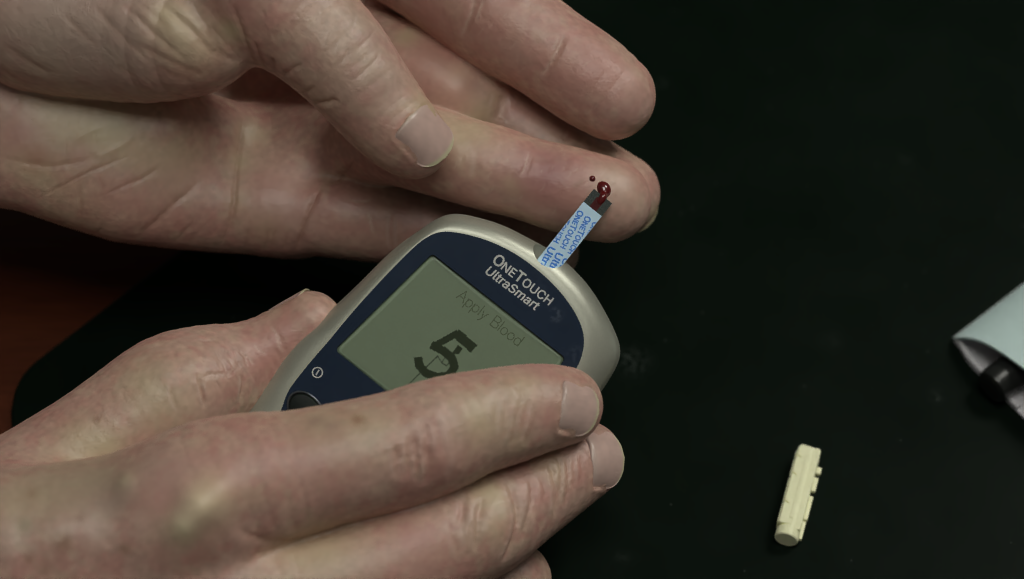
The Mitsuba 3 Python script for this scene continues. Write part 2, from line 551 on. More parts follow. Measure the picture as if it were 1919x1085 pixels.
        ok = (h > -6) & (np.abs(s) < L * 0.42)
        Am = np.stack([np.ones_like(s), s, t, s * s, t * t], 1)
        co = np.linalg.lstsq(Am[ok], h[ok], rcond=None)[0]
        co[3] = np.clip(co[3] * 0.5, -0.03, 0.0); co[4] = np.clip(co[4], -0.085, -0.02)
        fit = (Am @ co).reshape(N, M) + 0.12
        top = pts + (fit + 0.10)[..., None] * n
        # free edge bends down a little, sides sink into the folds
        side = np.abs(Vv) ** 5 * np.clip((0.85 - U) / 0.3, 0, 1)
        top = top - (0.60 * side + 0.42 * np.clip(0.07 - U, 0, 1) / 0.07)[..., None] * n
        bot = top - 0.45 * n
        vt = np.vstack([top.reshape(-1, 3), bot.reshape(-1, 3)])
        i, j = np.meshgrid(np.arange(N - 1), np.arange(M - 1), indexing='ij')
        k = (i * M + j).ravel()
        f = np.vstack([np.stack([k, k + M, k + M + 1], 1), np.stack([k, k + M + 1, k + 1], 1)])
        o = N * M
        f = np.vstack([f, f[:, ::-1] + o])
        rim = np.r_[np.arange(M), (np.arange(1, N)) * M + M - 1, (N - 1) * M + np.arange(M - 2, -1, -1), np.arange(N - 2, 0, -1) * M]
        r2 = np.roll(rim, -1)
        f = np.vstack([f, np.stack([rim, rim + o, r2 + o], 1), np.stack([rim, r2 + o, r2], 1)])
        m = trimesh.Trimesh(vt, f, process=False)
        if np.cross(vt[f[len(k), 1]] - vt[f[len(k), 0]], vt[f[len(k), 2]] - vt[f[len(k), 0]]) @ n < 0: m.invert()
        uu = np.r_[U.ravel(), U.ravel()]; vv = np.r_[np.abs(Vv).ravel(), np.abs(Vv).ravel()]
        col = np.array([[0.50, 0.350, 0.305]]) * np.ones((len(vt), 1))
        rn = meshkit.fbm(vt * [0.5, 0.5, 0.5], 3, 5)
        col *= (0.86 + 0.28 * rn)[:, None]
        lun = np.clip(1 - uu / 0.22 - 0.25 * vv ** 2, 0, 1)[:, None]
        col = col * (1 - 0.4 * lun) + np.array([0.52, 0.44, 0.38]) * 0.4 * lun
        edge = np.clip((uu - 0.90 + 0.10 * vv ** 3) / 0.05, 0, 1)[:, None]
        col = col * (1 - edge) + np.array([0.50, 0.46, 0.30]) * edge
        cut = np.clip((0.045 - uu) / 0.03, 0, 1)[:, None] * (vv < 0.97)[:, None]
        col = col * (1 - cuticle * cut) + np.array([0.50, 0.43, 0.30]) * cuticle * cut
        add(key, m, 'nail_bsdf', smooth=True, color=col)
        # flesh: sink below the plate, swell round it
        near = np.array(self.kd.query_ball_point(c, max(L, Wd) * 0.9), int)
        rel = self.v0[near] - c
        ls, lt, lh = rel @ a, rel @ b, rel @ n
        lu = ls / L + 0.5
        hw = half(np.clip(lu, 0.0, 1)) * Wd / 2
        qd = np.where((lu > 0.0) & (lu < 1), np.abs(lt) - np.maximum(hw, 0.01), 9.0)
        ring = np.stack([np.r_[S[:, 0], S[:, -1], S[0], S[-1]], np.r_[T[:, 0], T[:, -1], T[0], T[-1]]], 1)
        rd = cKDTree(ring).query(np.stack([ls, lt], 1))[0]
        sd = np.where(qd < 0, -rd, rd)
        facing = self.n0[near] @ n
        fth = np.stack([np.ones_like(ls), ls, lt, ls * ls, lt * lt], 1) @ co + 0.12
        excess = lh - (fth - 0.14)
        push = np.where((sd < 0.15) & (facing > 0.2), np.clip(excess, 0, 3) / np.maximum(facing, 0.35), 0)
        self.disp[near] -= push
        fold = np.exp(-((sd - 0.75) / 0.55) ** 2) * np.clip((0.80 - lu) / 0.2, 0, 1) * (facing > 0.0) * (sd > -0.2)
        self.disp[near] += 0.14 * fold
        self.red[near] = np.maximum(self.red[near], 0.16 * np.exp(-((sd - 0.5) / 1.2) ** 2) * (lu < 0.8) * (facing > 0))

    def finish(self, key, colour, lumps=0.10):
        v = self.v0
        self.disp += lumps * (meshkit.fbm(v * 0.16, 3, 3) - 0.5) * 2 + 0.07 * (meshkit.fbm(v * 0.6, 3, 9) - 0.5) * 2
        out = v + self.n0 * self.disp[:, None]
        col = colour(self, v)
        m = trimesh.Trimesh(out, self.f, process=False)
        scene_key = add(key, m, 'skin_bsdf', smooth=True, color=np.clip(col, 0.005, 0.95))
        return scene_key


def mixc(c, target, t):
    return c * (1 - t[:, None]) + np.asarray(target)[None] * t[:, None]


def blotches(hand, v, col, spots):
    for px, py, r, rgb, k in spots:
        c = hand.lift([(px, py)])[0]
        d = np.linalg.norm(v - c, axis=1)
        col = mixc(col, rgb, k * np.exp(-(d / (r / PXMM)) ** 2))
    return col


SKIN, RED, YEL, GREY, BROWN = (0.445, 0.287, 0.230), (0.435, 0.220, 0.184), (0.49, 0.40, 0.25), (0.37, 0.275, 0.225), (0.22, 0.115, 0.065)
PINK = (0.48, 0.295, 0.25)


def skin_base(v, seed, red=0.5, yel=0.5, scale=1.0):
    col = np.tile(np.array([SKIN]), (len(v), 1))
    a = meshkit.fbm(v * 0.07 * scale, 3, seed); b = meshkit.fbm(v * 0.055 * scale + 31, 3, seed + 5)
    c = meshkit.fbm(v * 0.26 * scale, 3, seed + 9); d = meshkit.fbm(v * 0.8, 3, seed + 13); e = meshkit.fbm(v * 0.33 * scale + 9, 2, seed + 17)
    col = mixc(col, RED, red * np.clip((a - 0.38) * 3.0, 0, 1))
    col = mixc(col, YEL, yel * np.clip((b - 0.47) * 3.2, 0, 1))
    col = mixc(col, (0.425, 0.205, 0.172), 0.6 * np.clip((c - 0.46) * 4.5, 0, 1))
    col = mixc(col, (0.50, 0.37, 0.27), 0.45 * np.clip((e - 0.53) * 4, 0, 1))
    return col * (0.77 + 0.46 * d)[:, None]


# ------------------------------------------------------------------ the upper hand (palm up, finger pricked)
thenar = chain([(-190, -130, -18, 130), (-80, -72, -15, 136), (70, 24, -13, 147), (235, 46, -10, 145), (345, 66, -3, 118), (405, 82, 0, 76)])
thumb_u = chain([(470, -70, -2, 150), (520, 0, 2, 126), (575, 50, 3, 109), (632, 105, 4, 100), (672, 153, 4, 92), (710, 201, 3, 86), (748, 244, 3, 78), (774, 266, 2, 70)])
index_u = chain([(560, -240, -34, 120), (690, -135, -32, 106), (838, -33, -25, 98), (925, 27, -21, 100), (1030, 99, -18, 91), (1088, 139, -17, 91), (1146, 180, -16, 83)])
middle_u = chain([(560, 40, -46, 95), (660, 90, -40, 92), (775, 140, -31, 90), (850, 178, -29, 90), (940, 228, -32, 83), (1060, 305, -32, 80), (1161, 363, -31, 76)])
ring_u = chain([(640, 275, -42, 70), (720, 262, -25, 80), (780, 276, -19, 81), (845, 294, -16, 81), (920, 315, -15, 82), (985, 334, -14.8, 78.5), (1060, 355, -14.5, 82), (1105, 367, -15, 82), (1141, 376, -15.5, 79)])
little_u = chain([(500, 395, -38, 78), (580, 402, -33, 76), (640, 406, -32, 79), (720, 416, -33, 78), (870, 440, -36, 74), (1025, 472, -38, 60)])
palm_u = [chain(r, 2) for r in (
    [(-260, 225, -30, 105), (-120, 276, -27, 92), (60, 312, -25, 87), (230, 366, -28, 88), (420, 390, -34, 84), (560, 405, -34, 72)],
    [(-200, 100, -34, 130), (60, 220, -28, 112), (300, 250, -30, 102), (480, 290, -46, 88), (620, 290, -43, 80)],
    [(-100, 60, -44, 130), (200, 120, -50, 110), (460, 130, -63, 98), (680, 100, -50, 88)],
    [(0, -60, -44, 130), (300, -40, -50, 120), (560, -140, -42, 120), (690, -135, -34, 106)], [(560, 20, -52, 100), (690, 5, -46, 78), (735, -20, -44, 70)])]
forearm_u = chain([(-1060, -160, -40, 330), (-700, -60, -38, 290), (-420, 60, -36, 240), (-300, 110, -36, 200)])
ringbase_u = chain([(545, 312, -48, 78), (640, 270, -38, 84), (730, 264, -25, 81)])
pad_u = chain([(520, 190, -66, 70), (532, 270, -51, 80), (545, 340, -39, 86), (548, 392, -38, 74)])
hollow = chain([(300, 235, -22, 34), (440, 225, -20, 40)], 1)


@threaded
def sdf_u(p):
    pal = sd_chain(p, palm_u[0])
    for c in palm_u[1:]: pal = smin(pal, sd_chain(p, c), 9.0)
    pal = smin(pal, sd_chain(p, forearm_u), 16.0)
    pal = smin(pal, sd_chain(p, pad_u), 8.0)
    pal = smin(pal, sd_chain(p, ringbase_u), 7.0)
    d = pal
    for c in (little_u, middle_u, ring_u, index_u):
        d = smin(d, sd_chain(p, c), 1.2)
    th = smin(sd_chain(p, thenar), sd_chain(p, thumb_u), 3.5)
    wr = np.clip((-124 - p[0]) / 25, 0, 1)                     # towards the wrist the thumb base melts into the forearm
    return np.minimum(smin(d, th, 1.0), np.where(wr > 0, smin(d, th, 1.0 + 14 * wr), 1e9))


def fine_u(q):
    return (q[:, 0] > -140) & (q[:, 0] < 1300) & (q[:, 1] > -120) & (q[:, 1] < 620)


lo = np.array([-275, -8, -92.]); hi = np.array([42, 125, 26.])
up = Hand(sdf_u, lo, hi, 0.76, fine_u)
up_key = 'hand'
# skin folds of the thumb base that fan into the crease beside the thumb
Z = lambda pts, ox, oy, k: [(ox + x / k, oy + y / k) for x, y in pts]
K = 1915 / 480
for pts, w, dp in (
        ([(660, 10), (760, 110), (900, 260), (1100, 440), (1180, 500)], 0.8, 0.22),
        ([(900, 10), (1030, 130), (1200, 290), (1330, 400), (1440, 460)], 0.75, 0.34),
        ([(1020, 10), (1150, 110), (1290, 250)], 0.6, 0.16),
        ([(1190, 10), (1330, 130), (1480, 270), (1570, 370), (1680, 430), (1790, 470)], 0.85, 0.55),
        ([(1420, 10), (1500, 130), (1570, 240), (1640, 360), (1720, 440), (1800, 470)], 0.6, 0.42),
        ([(1560, 190), (1650, 280), (1730, 370), (1790, 460)], 0.5, 0.36),
        ([(960, 300), (1130, 390), (1300, 470), (1450, 540), (1560, 560)], 0.9, 0.30),
        ([(1150, 480), (1300, 560), (1450, 600)], 0.9, 0.18),
        ([(0, 340), (150, 420), (260, 490), (420, 560)], 1.0, 0.30),
        ([(0, 500), (110, 590), (260, 680)], 0.7, 0.22),
        ([(450, 60), (560, 190), (680, 300), (740, 350)], 0.7, 0.12),
        ([(860, 470), (950, 540), (1020, 590)], 0.7, 0.12)):
    up.curve(Z(pts, 0, 0, K), w * 1.15, dp * 0.95, red=0.30, taper=0.25)
for pts, w, dp in (
        ([(120, 20), (190, 170), (240, 320), (300, 480)], 0.7, 0.30),
        ([(300, 300), (340, 420), (380, 520)], 0.5, 0.28),
        ([(440, 430), (440, 500), (430, 540)], 0.55, 0.40),
        ([(660, 480), (560, 540), (510, 585)], 0.5, 0.32),
        ([(760, 640), (690, 690), (610, 690)], 0.5, 0.24),
        ([(940, 745), (820, 770), (740, 780)], 0.55, 0.50),
        ([(1250, 390), (1180, 480), (1110, 550), (1075, 605)], 0.35, 0.20),
        ([(860, 220), (840, 290), (830, 340)], 0.3, 0.12),
        ([(1020, 370), (980, 430), (965, 490)], 0.3, 0.13),
        ([(950, 290), (920, 360), (910, 420)], 0.3, 0.10),
        ([(1085, 100), (1050, 190), (1030, 280)], 0.3, 0.08),
        ([(1240, 210), (1140, 310), (1060, 420)], 0.3, 0.09),
        ([(1130, 400), (1130, 460)], 0.25, 0.10)):
    up.curve(Z(pts, 400, 0, K), w, dp * (1.0 if w < 0.4 else 1.3), red=-0.3 if w < 0.4 else 0.2)
rng = np.random.default_rng(11)
for _ in range(70):                                               # fine diagonal skin lines over the thumb knuckle and the thumb base
    x, y = rng.uniform(480, 690), rng.uniform(5, 130)
    a = rng.normal(1.15, 0.22); l = rng.uniform(8, 22)
    up.curve([(x, y), (x + l * math.cos(a) * 0.5, y + l * math.sin(a) * 0.5), (x + l * math.cos(a + 0.15), y + l * math.sin(a + 0.15))], 0.24, rng.uniform(0.04, 0.085), lip=0.15)
for _ in range(60):
    x, y = rng.uniform(0, 330), rng.uniform(5, 150)
    a = rng.normal(0.85, 0.12); l = rng.uniform(15, 40)
    up.curve([(x, y), (x + l * math.cos(a), y + l * math.sin(a))], 0.3, rng.uniform(0.03, 0.07), lip=0.15)
# palm lines
for pts, w, dp, rd in (
        ([(1840, 0), (1810, 180), (1775, 440), (1755, 640), (1740, 780), (1700, 930), (1620, 1070)], 0.75, 0.75, 0.6),
        ([(1500, 545), (1380, 660), (1250, 780), (1130, 890), (1020, 990)], 1.2, 0.65, 0.35),
        ([(1480, 800), (1390, 920), (1290, 1040)], 0.9, 0.30, 0.2),
        ([(1600, 830), (1480, 940), (1400, 1030)], 0.8, 0.18, 0.2),
        ([(265, 690), (430, 610), (620, 510), (780, 440), (900, 390), (990, 350)], 0.5, 0.30, 0.6),
        ([(590, 545), (605, 690), (600, 850)], 0.5, 0.28, 0.5),
        ([(720, 670), (860, 620), (980, 570), (1110, 500), (1190, 450)], 0.6, 0.22, 0.4),
        ([(960, 570), (1100, 520), (1200, 420)], 0.5, 0.18, 0.3),
        ([(780, 880), (740, 930), (690, 960)], 0.6, 0.25, 0.2),
        ([(0, 380), (200, 420), (400, 440), (600, 410), (720, 370)], 1.0, 0.35, 0.3),
        ([(500, 280), (660, 190), (800, 130)], 1.0, -0.25, 0.0),
        ([(700, 380), (850, 320), (980, 250)], 1.0, -0.22, 0.0),
        ([(740, 540), (790, 640)], 0.4, 0.10, 0.3)):
    up.curve(Z(pts, 0, 200, K), w * 0.85, dp * 0.8, lip=0.0, red=rd * 0.8, taper=0.3)
up.curve([(607, 346), (590, 372), (573, 413), (560, 452), (552, 475)], 0.55, 0.55, red=0.7)
up.curve([(665, 300), (650, 322), (607, 346)], 0.6, 0.5, red=0.5)
for x in (462, 500, 512, 536):
    up.curve([(x + 6, 425), (x, 450), (x - 3, 472)], 0.5, 0.22, red=0.3)
# finger creases
for pts, w, dp in (
        ([(1058, 62), (1046, 88), (1030, 118), (1013, 148)], 0.45, 0.30), ([(1050, 64), (1036, 95)], 0.4, 0.15),
        ([(892, -10), (880, 30), (862, 70)], 0.5, 0.30), ([(905, 0), (893, 40)], 0.4, 0.14),
        ([(943, 176), (938, 205), (933, 230)], 0.8, 0.7), ([(925, 172), (918, 200)], 0.6, 0.2), ([(1063, 246), (1052, 268)], 0.4, 0.28),
        ([(992, 284), (986, 305), (974, 332)], 0.3, 0.20), ([(882, 270), (888, 300), (880, 335)], 0.7, 0.06),
        ([(742, 400), (740, 430), (744, 470)], 0.45, 0.22), ([(728, 402), (726, 440), (730, 470)], 0.4, 0.15), ([(690, 395), (700, 440)], 0.4, 0.10),
        ([(650, 372), (672, 378), (700, 372)], 0.4, 0.10)):
    up.curve(pts, w * 1.15, dp, red=-0.32)
    up.curve([(x + 7, y + 2) for x, y in pts], w * 1.3, dp * 0.7, red=0.25)
for _ in range(40):                                               # fine palm texture
    x, y = rng.uniform(470, 620), rng.uniform(300, 450)
    l = rng.uniform(10, 30); a = rng.normal(0.5, 0.4)
    up.curve([(x, y), (x + l * math.cos(a), y + l * math.sin(a))], 0.28, rng.uniform(0.02, 0.05), lip=0.15)
for _ in range(50):                                               # finger tip and pad wrinkles
    x, y = rng.uniform(1150, 1210), rng.uniform(320, 430)
    up.curve([(x, y), (x + 2, y + rng.uniform(12, 26))], 0.22, rng.uniform(0.015, 0.035), lip=0.15)
for (x0, y0, x1, y1, ax, n, hw) in ((830, -5, 1150, 185, 0.60, 60, 70), (860, 280, 1130, 370, 0.28, 60, 60), (960, 215, 1150, 320, 0.55, 20, 25), (680, 415, 800, 440, 0.1, 24, 40)):
    for _ in range(n):                                            # fine cross lines on the fingers
        t = rng.uniform(0, 1); o = rng.normal(0, hw * 0.5)
        x = x0 + (x1 - x0) * t - math.sin(ax) * o; y = y0 + (y1 - y0) * t + math.cos(ax) * o
        a = ax + math.pi / 2 + rng.normal(0, 0.18); l = rng.uniform(8, 26)
        k = rng.uniform(0.02, 0.055)
        up.curve([(x, y), (x + l * 0.5 * math.cos(a), y + l * 0.5 * math.sin(a)), (x + l * math.cos(a + 0.12), y + l * math.sin(a + 0.12))], 0.25, k, lip=0.1, red=rng.choice([-0.16, 0.12, 0.0]))
up.bump(845, 165, 42, 0.8); up.bump(800, 110, 40, 0.5); up.bump(520, 380, 60, 0.8); up.bump(210, 320, 90, 0.8)
tc = chain([(778, 266, 2, 71)], 1)[0]
up.nail('hand__nail', 12.6, 12.6, at=(803, 256), axis=(0.735, 0.678), normal=np.array([0.16, 0.10, 1.0]), square=0.10, cuticle=0.6)


def far_nail(hand, key, row, axis, n, L=11.5, Wd=11.5, push=1.4):
    c = chain([row], 1)[0]
    ax = np.asarray(axis, float); ax /= np.linalg.norm(ax)
    n = np.asarray(n, float); n /= np.linalg.norm(n)
    hand.nail(key, L, Wd, centre=c[:3] + n * c[3] + ax * push, axis3=ax, normal=n, square=0.3)


far_nail(up, 'hand__nail', (1146, 180, -16, 83), (0.82, -0.57, 0.05), (0.25, 0.05, -0.95), push=3.6)
far_nail(up, 'hand__nail', (1161, 363, -31, 76), (0.86, -0.50, 0.15), (0.15, -0.45, -0.85), push=3.4)
far_nail(up, 'hand__nail', (1141, 376, -15.5, 79), (0.95, -0.28, 0.0), (0.1, 0.05, -0.99), push=3.2)


def colour_u(h, v):
    col = skin_base(v, 2, 0.8, 0.35)
    q = proj(v)
    S = []
    S += [(100, 225, 60, YEL, 0.7), (170, 255, 55, YEL, 0.8), (215, 240, 45, (0.47, 0.40, 0.25), 0.7), (60, 310, 45, YEL, 0.6), (320, 310, 60, YEL, 0.6), (250, 290, 45, YEL, 0.4),
          (30, 250, 45, RED, 0.8), (75, 290, 35, (0.38, 0.19, 0.135), 0.7), (150, 290, 30, RED, 0.6), (230, 390, 70, RED, 0.45), (330, 330, 50, PINK, 0.4), (470, 250, 35, YEL, 0.7), (445, 300, 30, YEL, 0.6), (448, 380, 30, YEL, 0.5),
          (510, 350, 50, (0.52, 0.30, 0.25), 0.8), (530, 400, 55, PINK, 0.6), (500, 430, 40, (0.47, 0.33, 0.22), 0.5), (640, 420, 60, RED, 0.5), (740, 430, 60, RED, 0.6), (860, 450, 60, RED, 0.7)]
    S += [(60, 60, 140, GREY, 0.7), (200, 90, 130, GREY, 0.7), (120, 20, 80, GREY, 0.5), (330, 40, 45, YEL, 0.55), (310, 25, 30, YEL, 0.5), (370, 90, 60, YEL, 0.45), (432, 55, 26, YEL, 0.8), (420, 15, 30, RED, 0.4), (455, 15, 30, RED, 0.7), (480, 20, 25, RED, 0.5)]
    S += [(620, 130, 90, SKIN, 0.4), (690, 60, 60, GREY, 0.4), (700, 180, 60, GREY, 0.35), (685, 185, 16, RED, 0.6), (790, 235, 20, RED, 0.3), (745, 240, 25, RED, 0.5)]
    S += [(700, 20, 45, RED, 0.7), (765, 70, 26, YEL, 0.9), (800, 110, 60, (0.46, 0.245, 0.19), 0.8), (850, 165, 45, (0.49, 0.27, 0.21), 0.8), (855, 140, 24, (0.56, 0.36, 0.27), 0.7), (885, 190, 20, (0.54, 0.34, 0.25), 0.5), (800, 205, 40, YEL, 0.7), (905, 215, 30, YEL, 0.6), (930, 180, 20, YEL, 0.4), (1010, 240, 60, PINK, 0.5), (1160, 300, 60, RED, 0.35), (1225, 400, 22, YEL, 0.6)]
    S += [(800, 20, 60, RED, 0.8), (900, 40, 60, (0.40, 0.21, 0.17), 0.7), (1120, 130, 60, (0.42, 0.205, 0.17), 0.8), (960, 60, 70, RED, 0.6), (1060, 150, 70, RED, 0.4), (1150, 150, 40, (0.45, 0.22, 0.18), 0.5), (1185, 200, 45, PINK, 0.5), (1190, 250, 30, YEL, 0.35)]
    S += [(870, 255, 70, YEL, 0.55), (960, 345, 18, YEL, 0.9), (970, 360, 14, YEL, 0.5), (1030, 330, 60, (0.30, 0.13, 0.125), 1.0), (985, 330, 34, (0.36, 0.17, 0.15), 0.6), (1080, 340, 30, (0.36, 0.17, 0.14), 0.6), (1075, 370, 40, (0.40, 0.20, 0.165), 0.7), (1000, 380, 40, RED, 0.6), (1060, 400, 40, RED, 0.5), (1150, 330, 40, (0.50, 0.36, 0.27), 0.6), (1180, 380, 50, (0.50, 0.35, 0.27), 0.5), (900, 380, 60, RED, 0.5), (930, 300, 60, RED, 0.25), (1082, 346, 7, BROWN, 0.45), (1090, 341, 5, BROWN, 0.4)]
    col = blotches(h, v, col, S)
    col = mixc(col, (0.60, 0.46, 0.38), np.clip(h.pale, 0, 1))
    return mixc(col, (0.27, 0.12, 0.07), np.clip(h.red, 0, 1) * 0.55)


up.finish('hand', colour_u)
tag('hand', 'hand with palm up, its thumb pressing the finger that bears the blood', 'hand')

# ------------------------------------------------------------------ the lower hand (back of the hand, holding the meter)
thumb_l = chain([(-120, 1010, 4, 130), (40, 925, 4, 116), (160, 850, 2, 112), (255, 790, -1, 118), (320, 748, -3, 122), (385, 715, -6, 106), (450, 688, -9, 84), (515, 650, -10, 67), (582, 606, -10, 61)])
index_l = chain([(250, 1000, 24, 150), (375, 945, 26, 152), (455, 912, 26, 138), (560, 886, 25, 119), (660, 862, 24, 112), (750, 840, 22, 110), (815, 818, 20.5, 108), (880, 795, 18, 99), (960, 776, 14.5, 91), (1015, 764, 12, 83), (1056, 760, 9, 74)])
middle_l = chain([(250, 1210, 22, 150), (440, 1140, 22, 146), (560, 1110, 20, 126), (700, 1068, 17, 114), (830, 1012, 13, 108), (905, 978, 9, 104), (975, 935, 4, 92), (1040, 893, 0, 84), (1094, 862, -4, 74)])
ring_l = chain([(420, 1330, 14, 150), (620, 1270, 8, 120), (800, 1180, 0, 105), (900, 1110, -6, 92), (958, 1088, -10, 76), (940, 1110, -16, 72)])
back_l = [chain(r, 2) for r in (
    [(-420, 1200, 20, 190), (-160, 1085, 24, 176), (40, 1032, 26, 158), (220, 992, 26, 142), (375, 950, 25, 146)],
    [(-420, 1330, 20, 200), (0, 1200, 22, 180), (250, 1180, 22, 160), (440, 1140, 21, 146)],
    [(-420, 1420, 10, 200), (100, 1350, 10, 170), (420, 1330, 14, 150)])]
forearm_l = chain([(-1100, 1600, 0, 300), (-760, 1430, 8, 270), (-500, 1320, 12, 245)])


@threaded
def sdf_l(p):
    d = sd_chain(p, back_l[0])
    for c in back_l[1:]: d = smin(d, sd_chain(p, c), 9.0)
    d = smin(d, sd_chain(p, forearm_l), 14.0)
    d = smin(d, sd_chain(p, index_l), 1.2)
    d = smin(d, sd_chain(p, middle_l), 1.4)
    d = smin(d, sd_chain(p, ring_l), 1.4)
    t = sd_chain(p, thumb_l)
    wr = np.clip((-95 - p[0]) / 25, 0, 1)
    return np.minimum(smin(d, t, 2.2), np.where(wr > 0, smin(d, t, 2.2 + 12 * wr), 1e9))


def fine_l(q):
    return (q[:, 0] > -120) & (q[:, 0] < 1250) & (q[:, 1] > 480) & (q[:, 1] < 1180)


low = Hand(sdf_l, [-250, -140, -45.], [32, 8, 52.], 0.76, fine_l)
K2 = 1827 / 480
for pts, w, dp in (                                                # folds of the middle finger (knuckle, joint, tip)
        ([(700, 360), (760, 470), (795, 600), (790, 720), (750, 850), (690, 960)], 0.75, 0.60),
        ([(545, 500), (520, 620), (505, 760), (510, 900)], 0.7, 0.40),
        ([(860, 350), (900, 440), (890, 560), (860, 680), (820, 790)], 0.6, 0.30),
        ([(990, 230), (1040, 300), (1070, 420), (1075, 560), (1060, 650)], 0.6, 0.34),
        ([(1060, 200), (1110, 290), (1110, 420), (1105, 560)], 0.45, 0.24),
        ([(1120, 180), (1160, 290), (1160, 430), (1130, 580)], 0.45, 0.28),
        ([(1190, 200), (1210, 320), (1200, 450)], 0.4, 0.16), ([(1245, 170), (1255, 300), (1240, 430)], 0.4, 0.14),
        ([(940, 330), (985, 420), (980, 540)], 0.5, 0.16),
        ([(380, 500), (400, 620), (360, 700)], 0.6, 0.25), ([(440, 440), (450, 560), (440, 720), (450, 900)], 0.8, -0.22),
        ([(300, 650), (350, 800), (380, 950)], 0.7, 0.15),
        # joint folds of the index finger
        ([(75, 30), (70, 150), (85, 270), (70, 420)], 0.6, 0.30), ([(20, 60), (20, 230), (30, 380)], 0.6, 0.22), ([(110, 120), (160, 260), (120, 420)], 0.8, 0.28),
        ([(-60, 120), (-70, 250), (-50, 380)], 0.6, 0.2), ([(330, 20), (370, 130), (360, 280), (300, 400)], 1.3, 0.25)):
    low.curve(Z(pts, 760, 800, K2), w * 1.35, dp * 1.6, red=0.18)
    low.curve([(x - 9, y - 1) for x, y in Z(pts, 760, 800, K2)], w * 1.2, -dp * 0.6, red=-0.25)
K3 = 1756 / 720
for pts, w, dp in (                                                # end joint of the index finger
        ([(1160, 260), (1150, 340), (1130, 430), (1110, 500)], 0.55, 0.22), ([(1200, 260), (1180, 350), (1160, 460)], 0.5, 0.20), ([(1060, 210), (1050, 300), (1040, 400)], 0.7, 0.16),
        ([(1240, 300), (1210, 400), (1180, 480)], 0.5, 0.16), ([(1100, 230), (1090, 330), (1080, 450)], 0.5, 0.14), ([(1130, 200), (1160, 230), (1180, 280)], 0.4, 0.12),
        ([(640, 380), (660, 450), (650, 540), (620, 640)], 0.7, 0.22), ([(700, 350), (720, 400), (730, 480), (700, 560)], 0.7, 0.28), ([(760, 290), (830, 360), (860, 450), (850, 560)], 0.9, 0.2),
        ([(800, 280), (880, 360), (905, 460), (880, 580)], 0.9, 0.16), ([(590, 480), (600, 560)], 0.8, 0.2), ([(760, 360), (790, 430), (780, 520)], 0.7, 0.2)):
    low.curve(Z(pts, 500, 640, K3), w * 1.7, dp * 1.5, red=0.12)
    low.curve([(x - 11, y - 2) for x, y in Z(pts, 500, 640, K3)], w * 1.5, -dp * 0.6, red=-0.22)
for pts, w, dp in (                                                # thumb joint
        ([(520, 560), (540, 660), (565, 760), (575, 820)], 0.45, 0.45), ([(545, 590), (640, 570), (740, 560)], 0.4, 0.20), ([(690, 470), (730, 540), (745, 590)], 0.32, 0.18),
        ([(740, 440), (780, 500), (790, 560)], 0.3, 0.16), ([(820, 380), (870, 440), (890, 510)], 0.3, 0.16), ([(860, 400), (910, 450), (930, 500)], 0.3, 0.14), ([(930, 340), (990, 390), (1030, 420)], 0.3, 0.16),
        ([(850, 560), (855, 640), (830, 780)], 0.55, 0.40), ([(510, 300), (580, 310), (660, 300)], 0.35, 0.14), ([(1130, 260), (1150, 340), (1190, 400)], 0.5, 0.14), ([(1060, 200), (1110, 260), (1140, 330)], 0.4, 0.1),
        ([(600, 600), (680, 590), (760, 560), (830, 480)], 0.5, 0.12), ([(320, 640), (350, 780), (400, 850)], 0.5, 0.14), ([(560, 640), (580, 720)], 0.3, -0.2)):
    low.curve(Z(pts, 240, 560, K), w, dp * 1.1, red=-0.35 if w < 0.42 else 0.15)
    if w > 0.42: low.curve([(x - 6, y + 1) for x, y in Z(pts, 240, 560, K)], w * 0.8, -dp * 0.5, red=-0.35)
for _ in range(150):                                              # fine lines along thumb and hand
    x, y = rng.uniform(60, 560), rng.uniform(600, 840)
    a = rng.normal(0.9, 0.5); l = rng.uniform(8, 22)
    low.curve([(x, y), (x + l * math.cos(a), y + l * math.sin(a))], 0.24, rng.uniform(0.025, 0.06), lip=0.15)
for _ in range(40):
    x, y = rng.uniform(390, 470), rng.uniform(655, 730)
    a = rng.normal(1.0, 0.2); l = rng.uniform(14, 34)
    low.curve([(x, y), (x + l * math.cos(a), y + l * math.sin(a))], 0.24, rng.uniform(0.05, 0.10), lip=0.2)
low.curve([(440, 985), (480, 1008), (525, 1016), (600, 1003), (700, 970)], 1.0, 0.5, red=0.5)
low.bump(385, 940, 45, 2.0); low.bump(372, 950, 26, 1.3); low.bump(342, 985, 26, 1.6); low.bump(232, 902, 22, 0.8); low.bump(412, 925, 30, 0.6); low.bump(840, 870, 50, 0.6); low.bump(925, 990, 40, 0.7)
low.bump(180, 900, 70, -1.2); low.bump(200, 960, 40, -0.6); low.bump(100, 1000, 30, 0.5); low.bump(470, 980, 40, -0.8)
low.bump(330, 690, 45, 0.6); low.bump(420, 710, 40, 0.6)
low.nail('hand_001__nail', 11.6, 12.2, at=(1089, 765), axis=(0.97, 0.12), square=0.16)
low.nail('hand_001__nail', 10.8, 14.0, at=(1143, 858), axis=(0.95, -0.10), square=0.14)
tl = chain([(582, 606, -10, 61)], 1)[0]
nn = np.array([-0.60, 0.72, -0.30]); nn /= np.linalg.norm(nn)
low.nail('hand_001__nail', 11.5, 11.0, centre=tl[:3] + nn * (tl[3] + 0.1) - 1.0 * np.array([0.77, 0.62, 0]), axis3=(0.77, 0.62, 0.0), normal=nn, square=0.3)


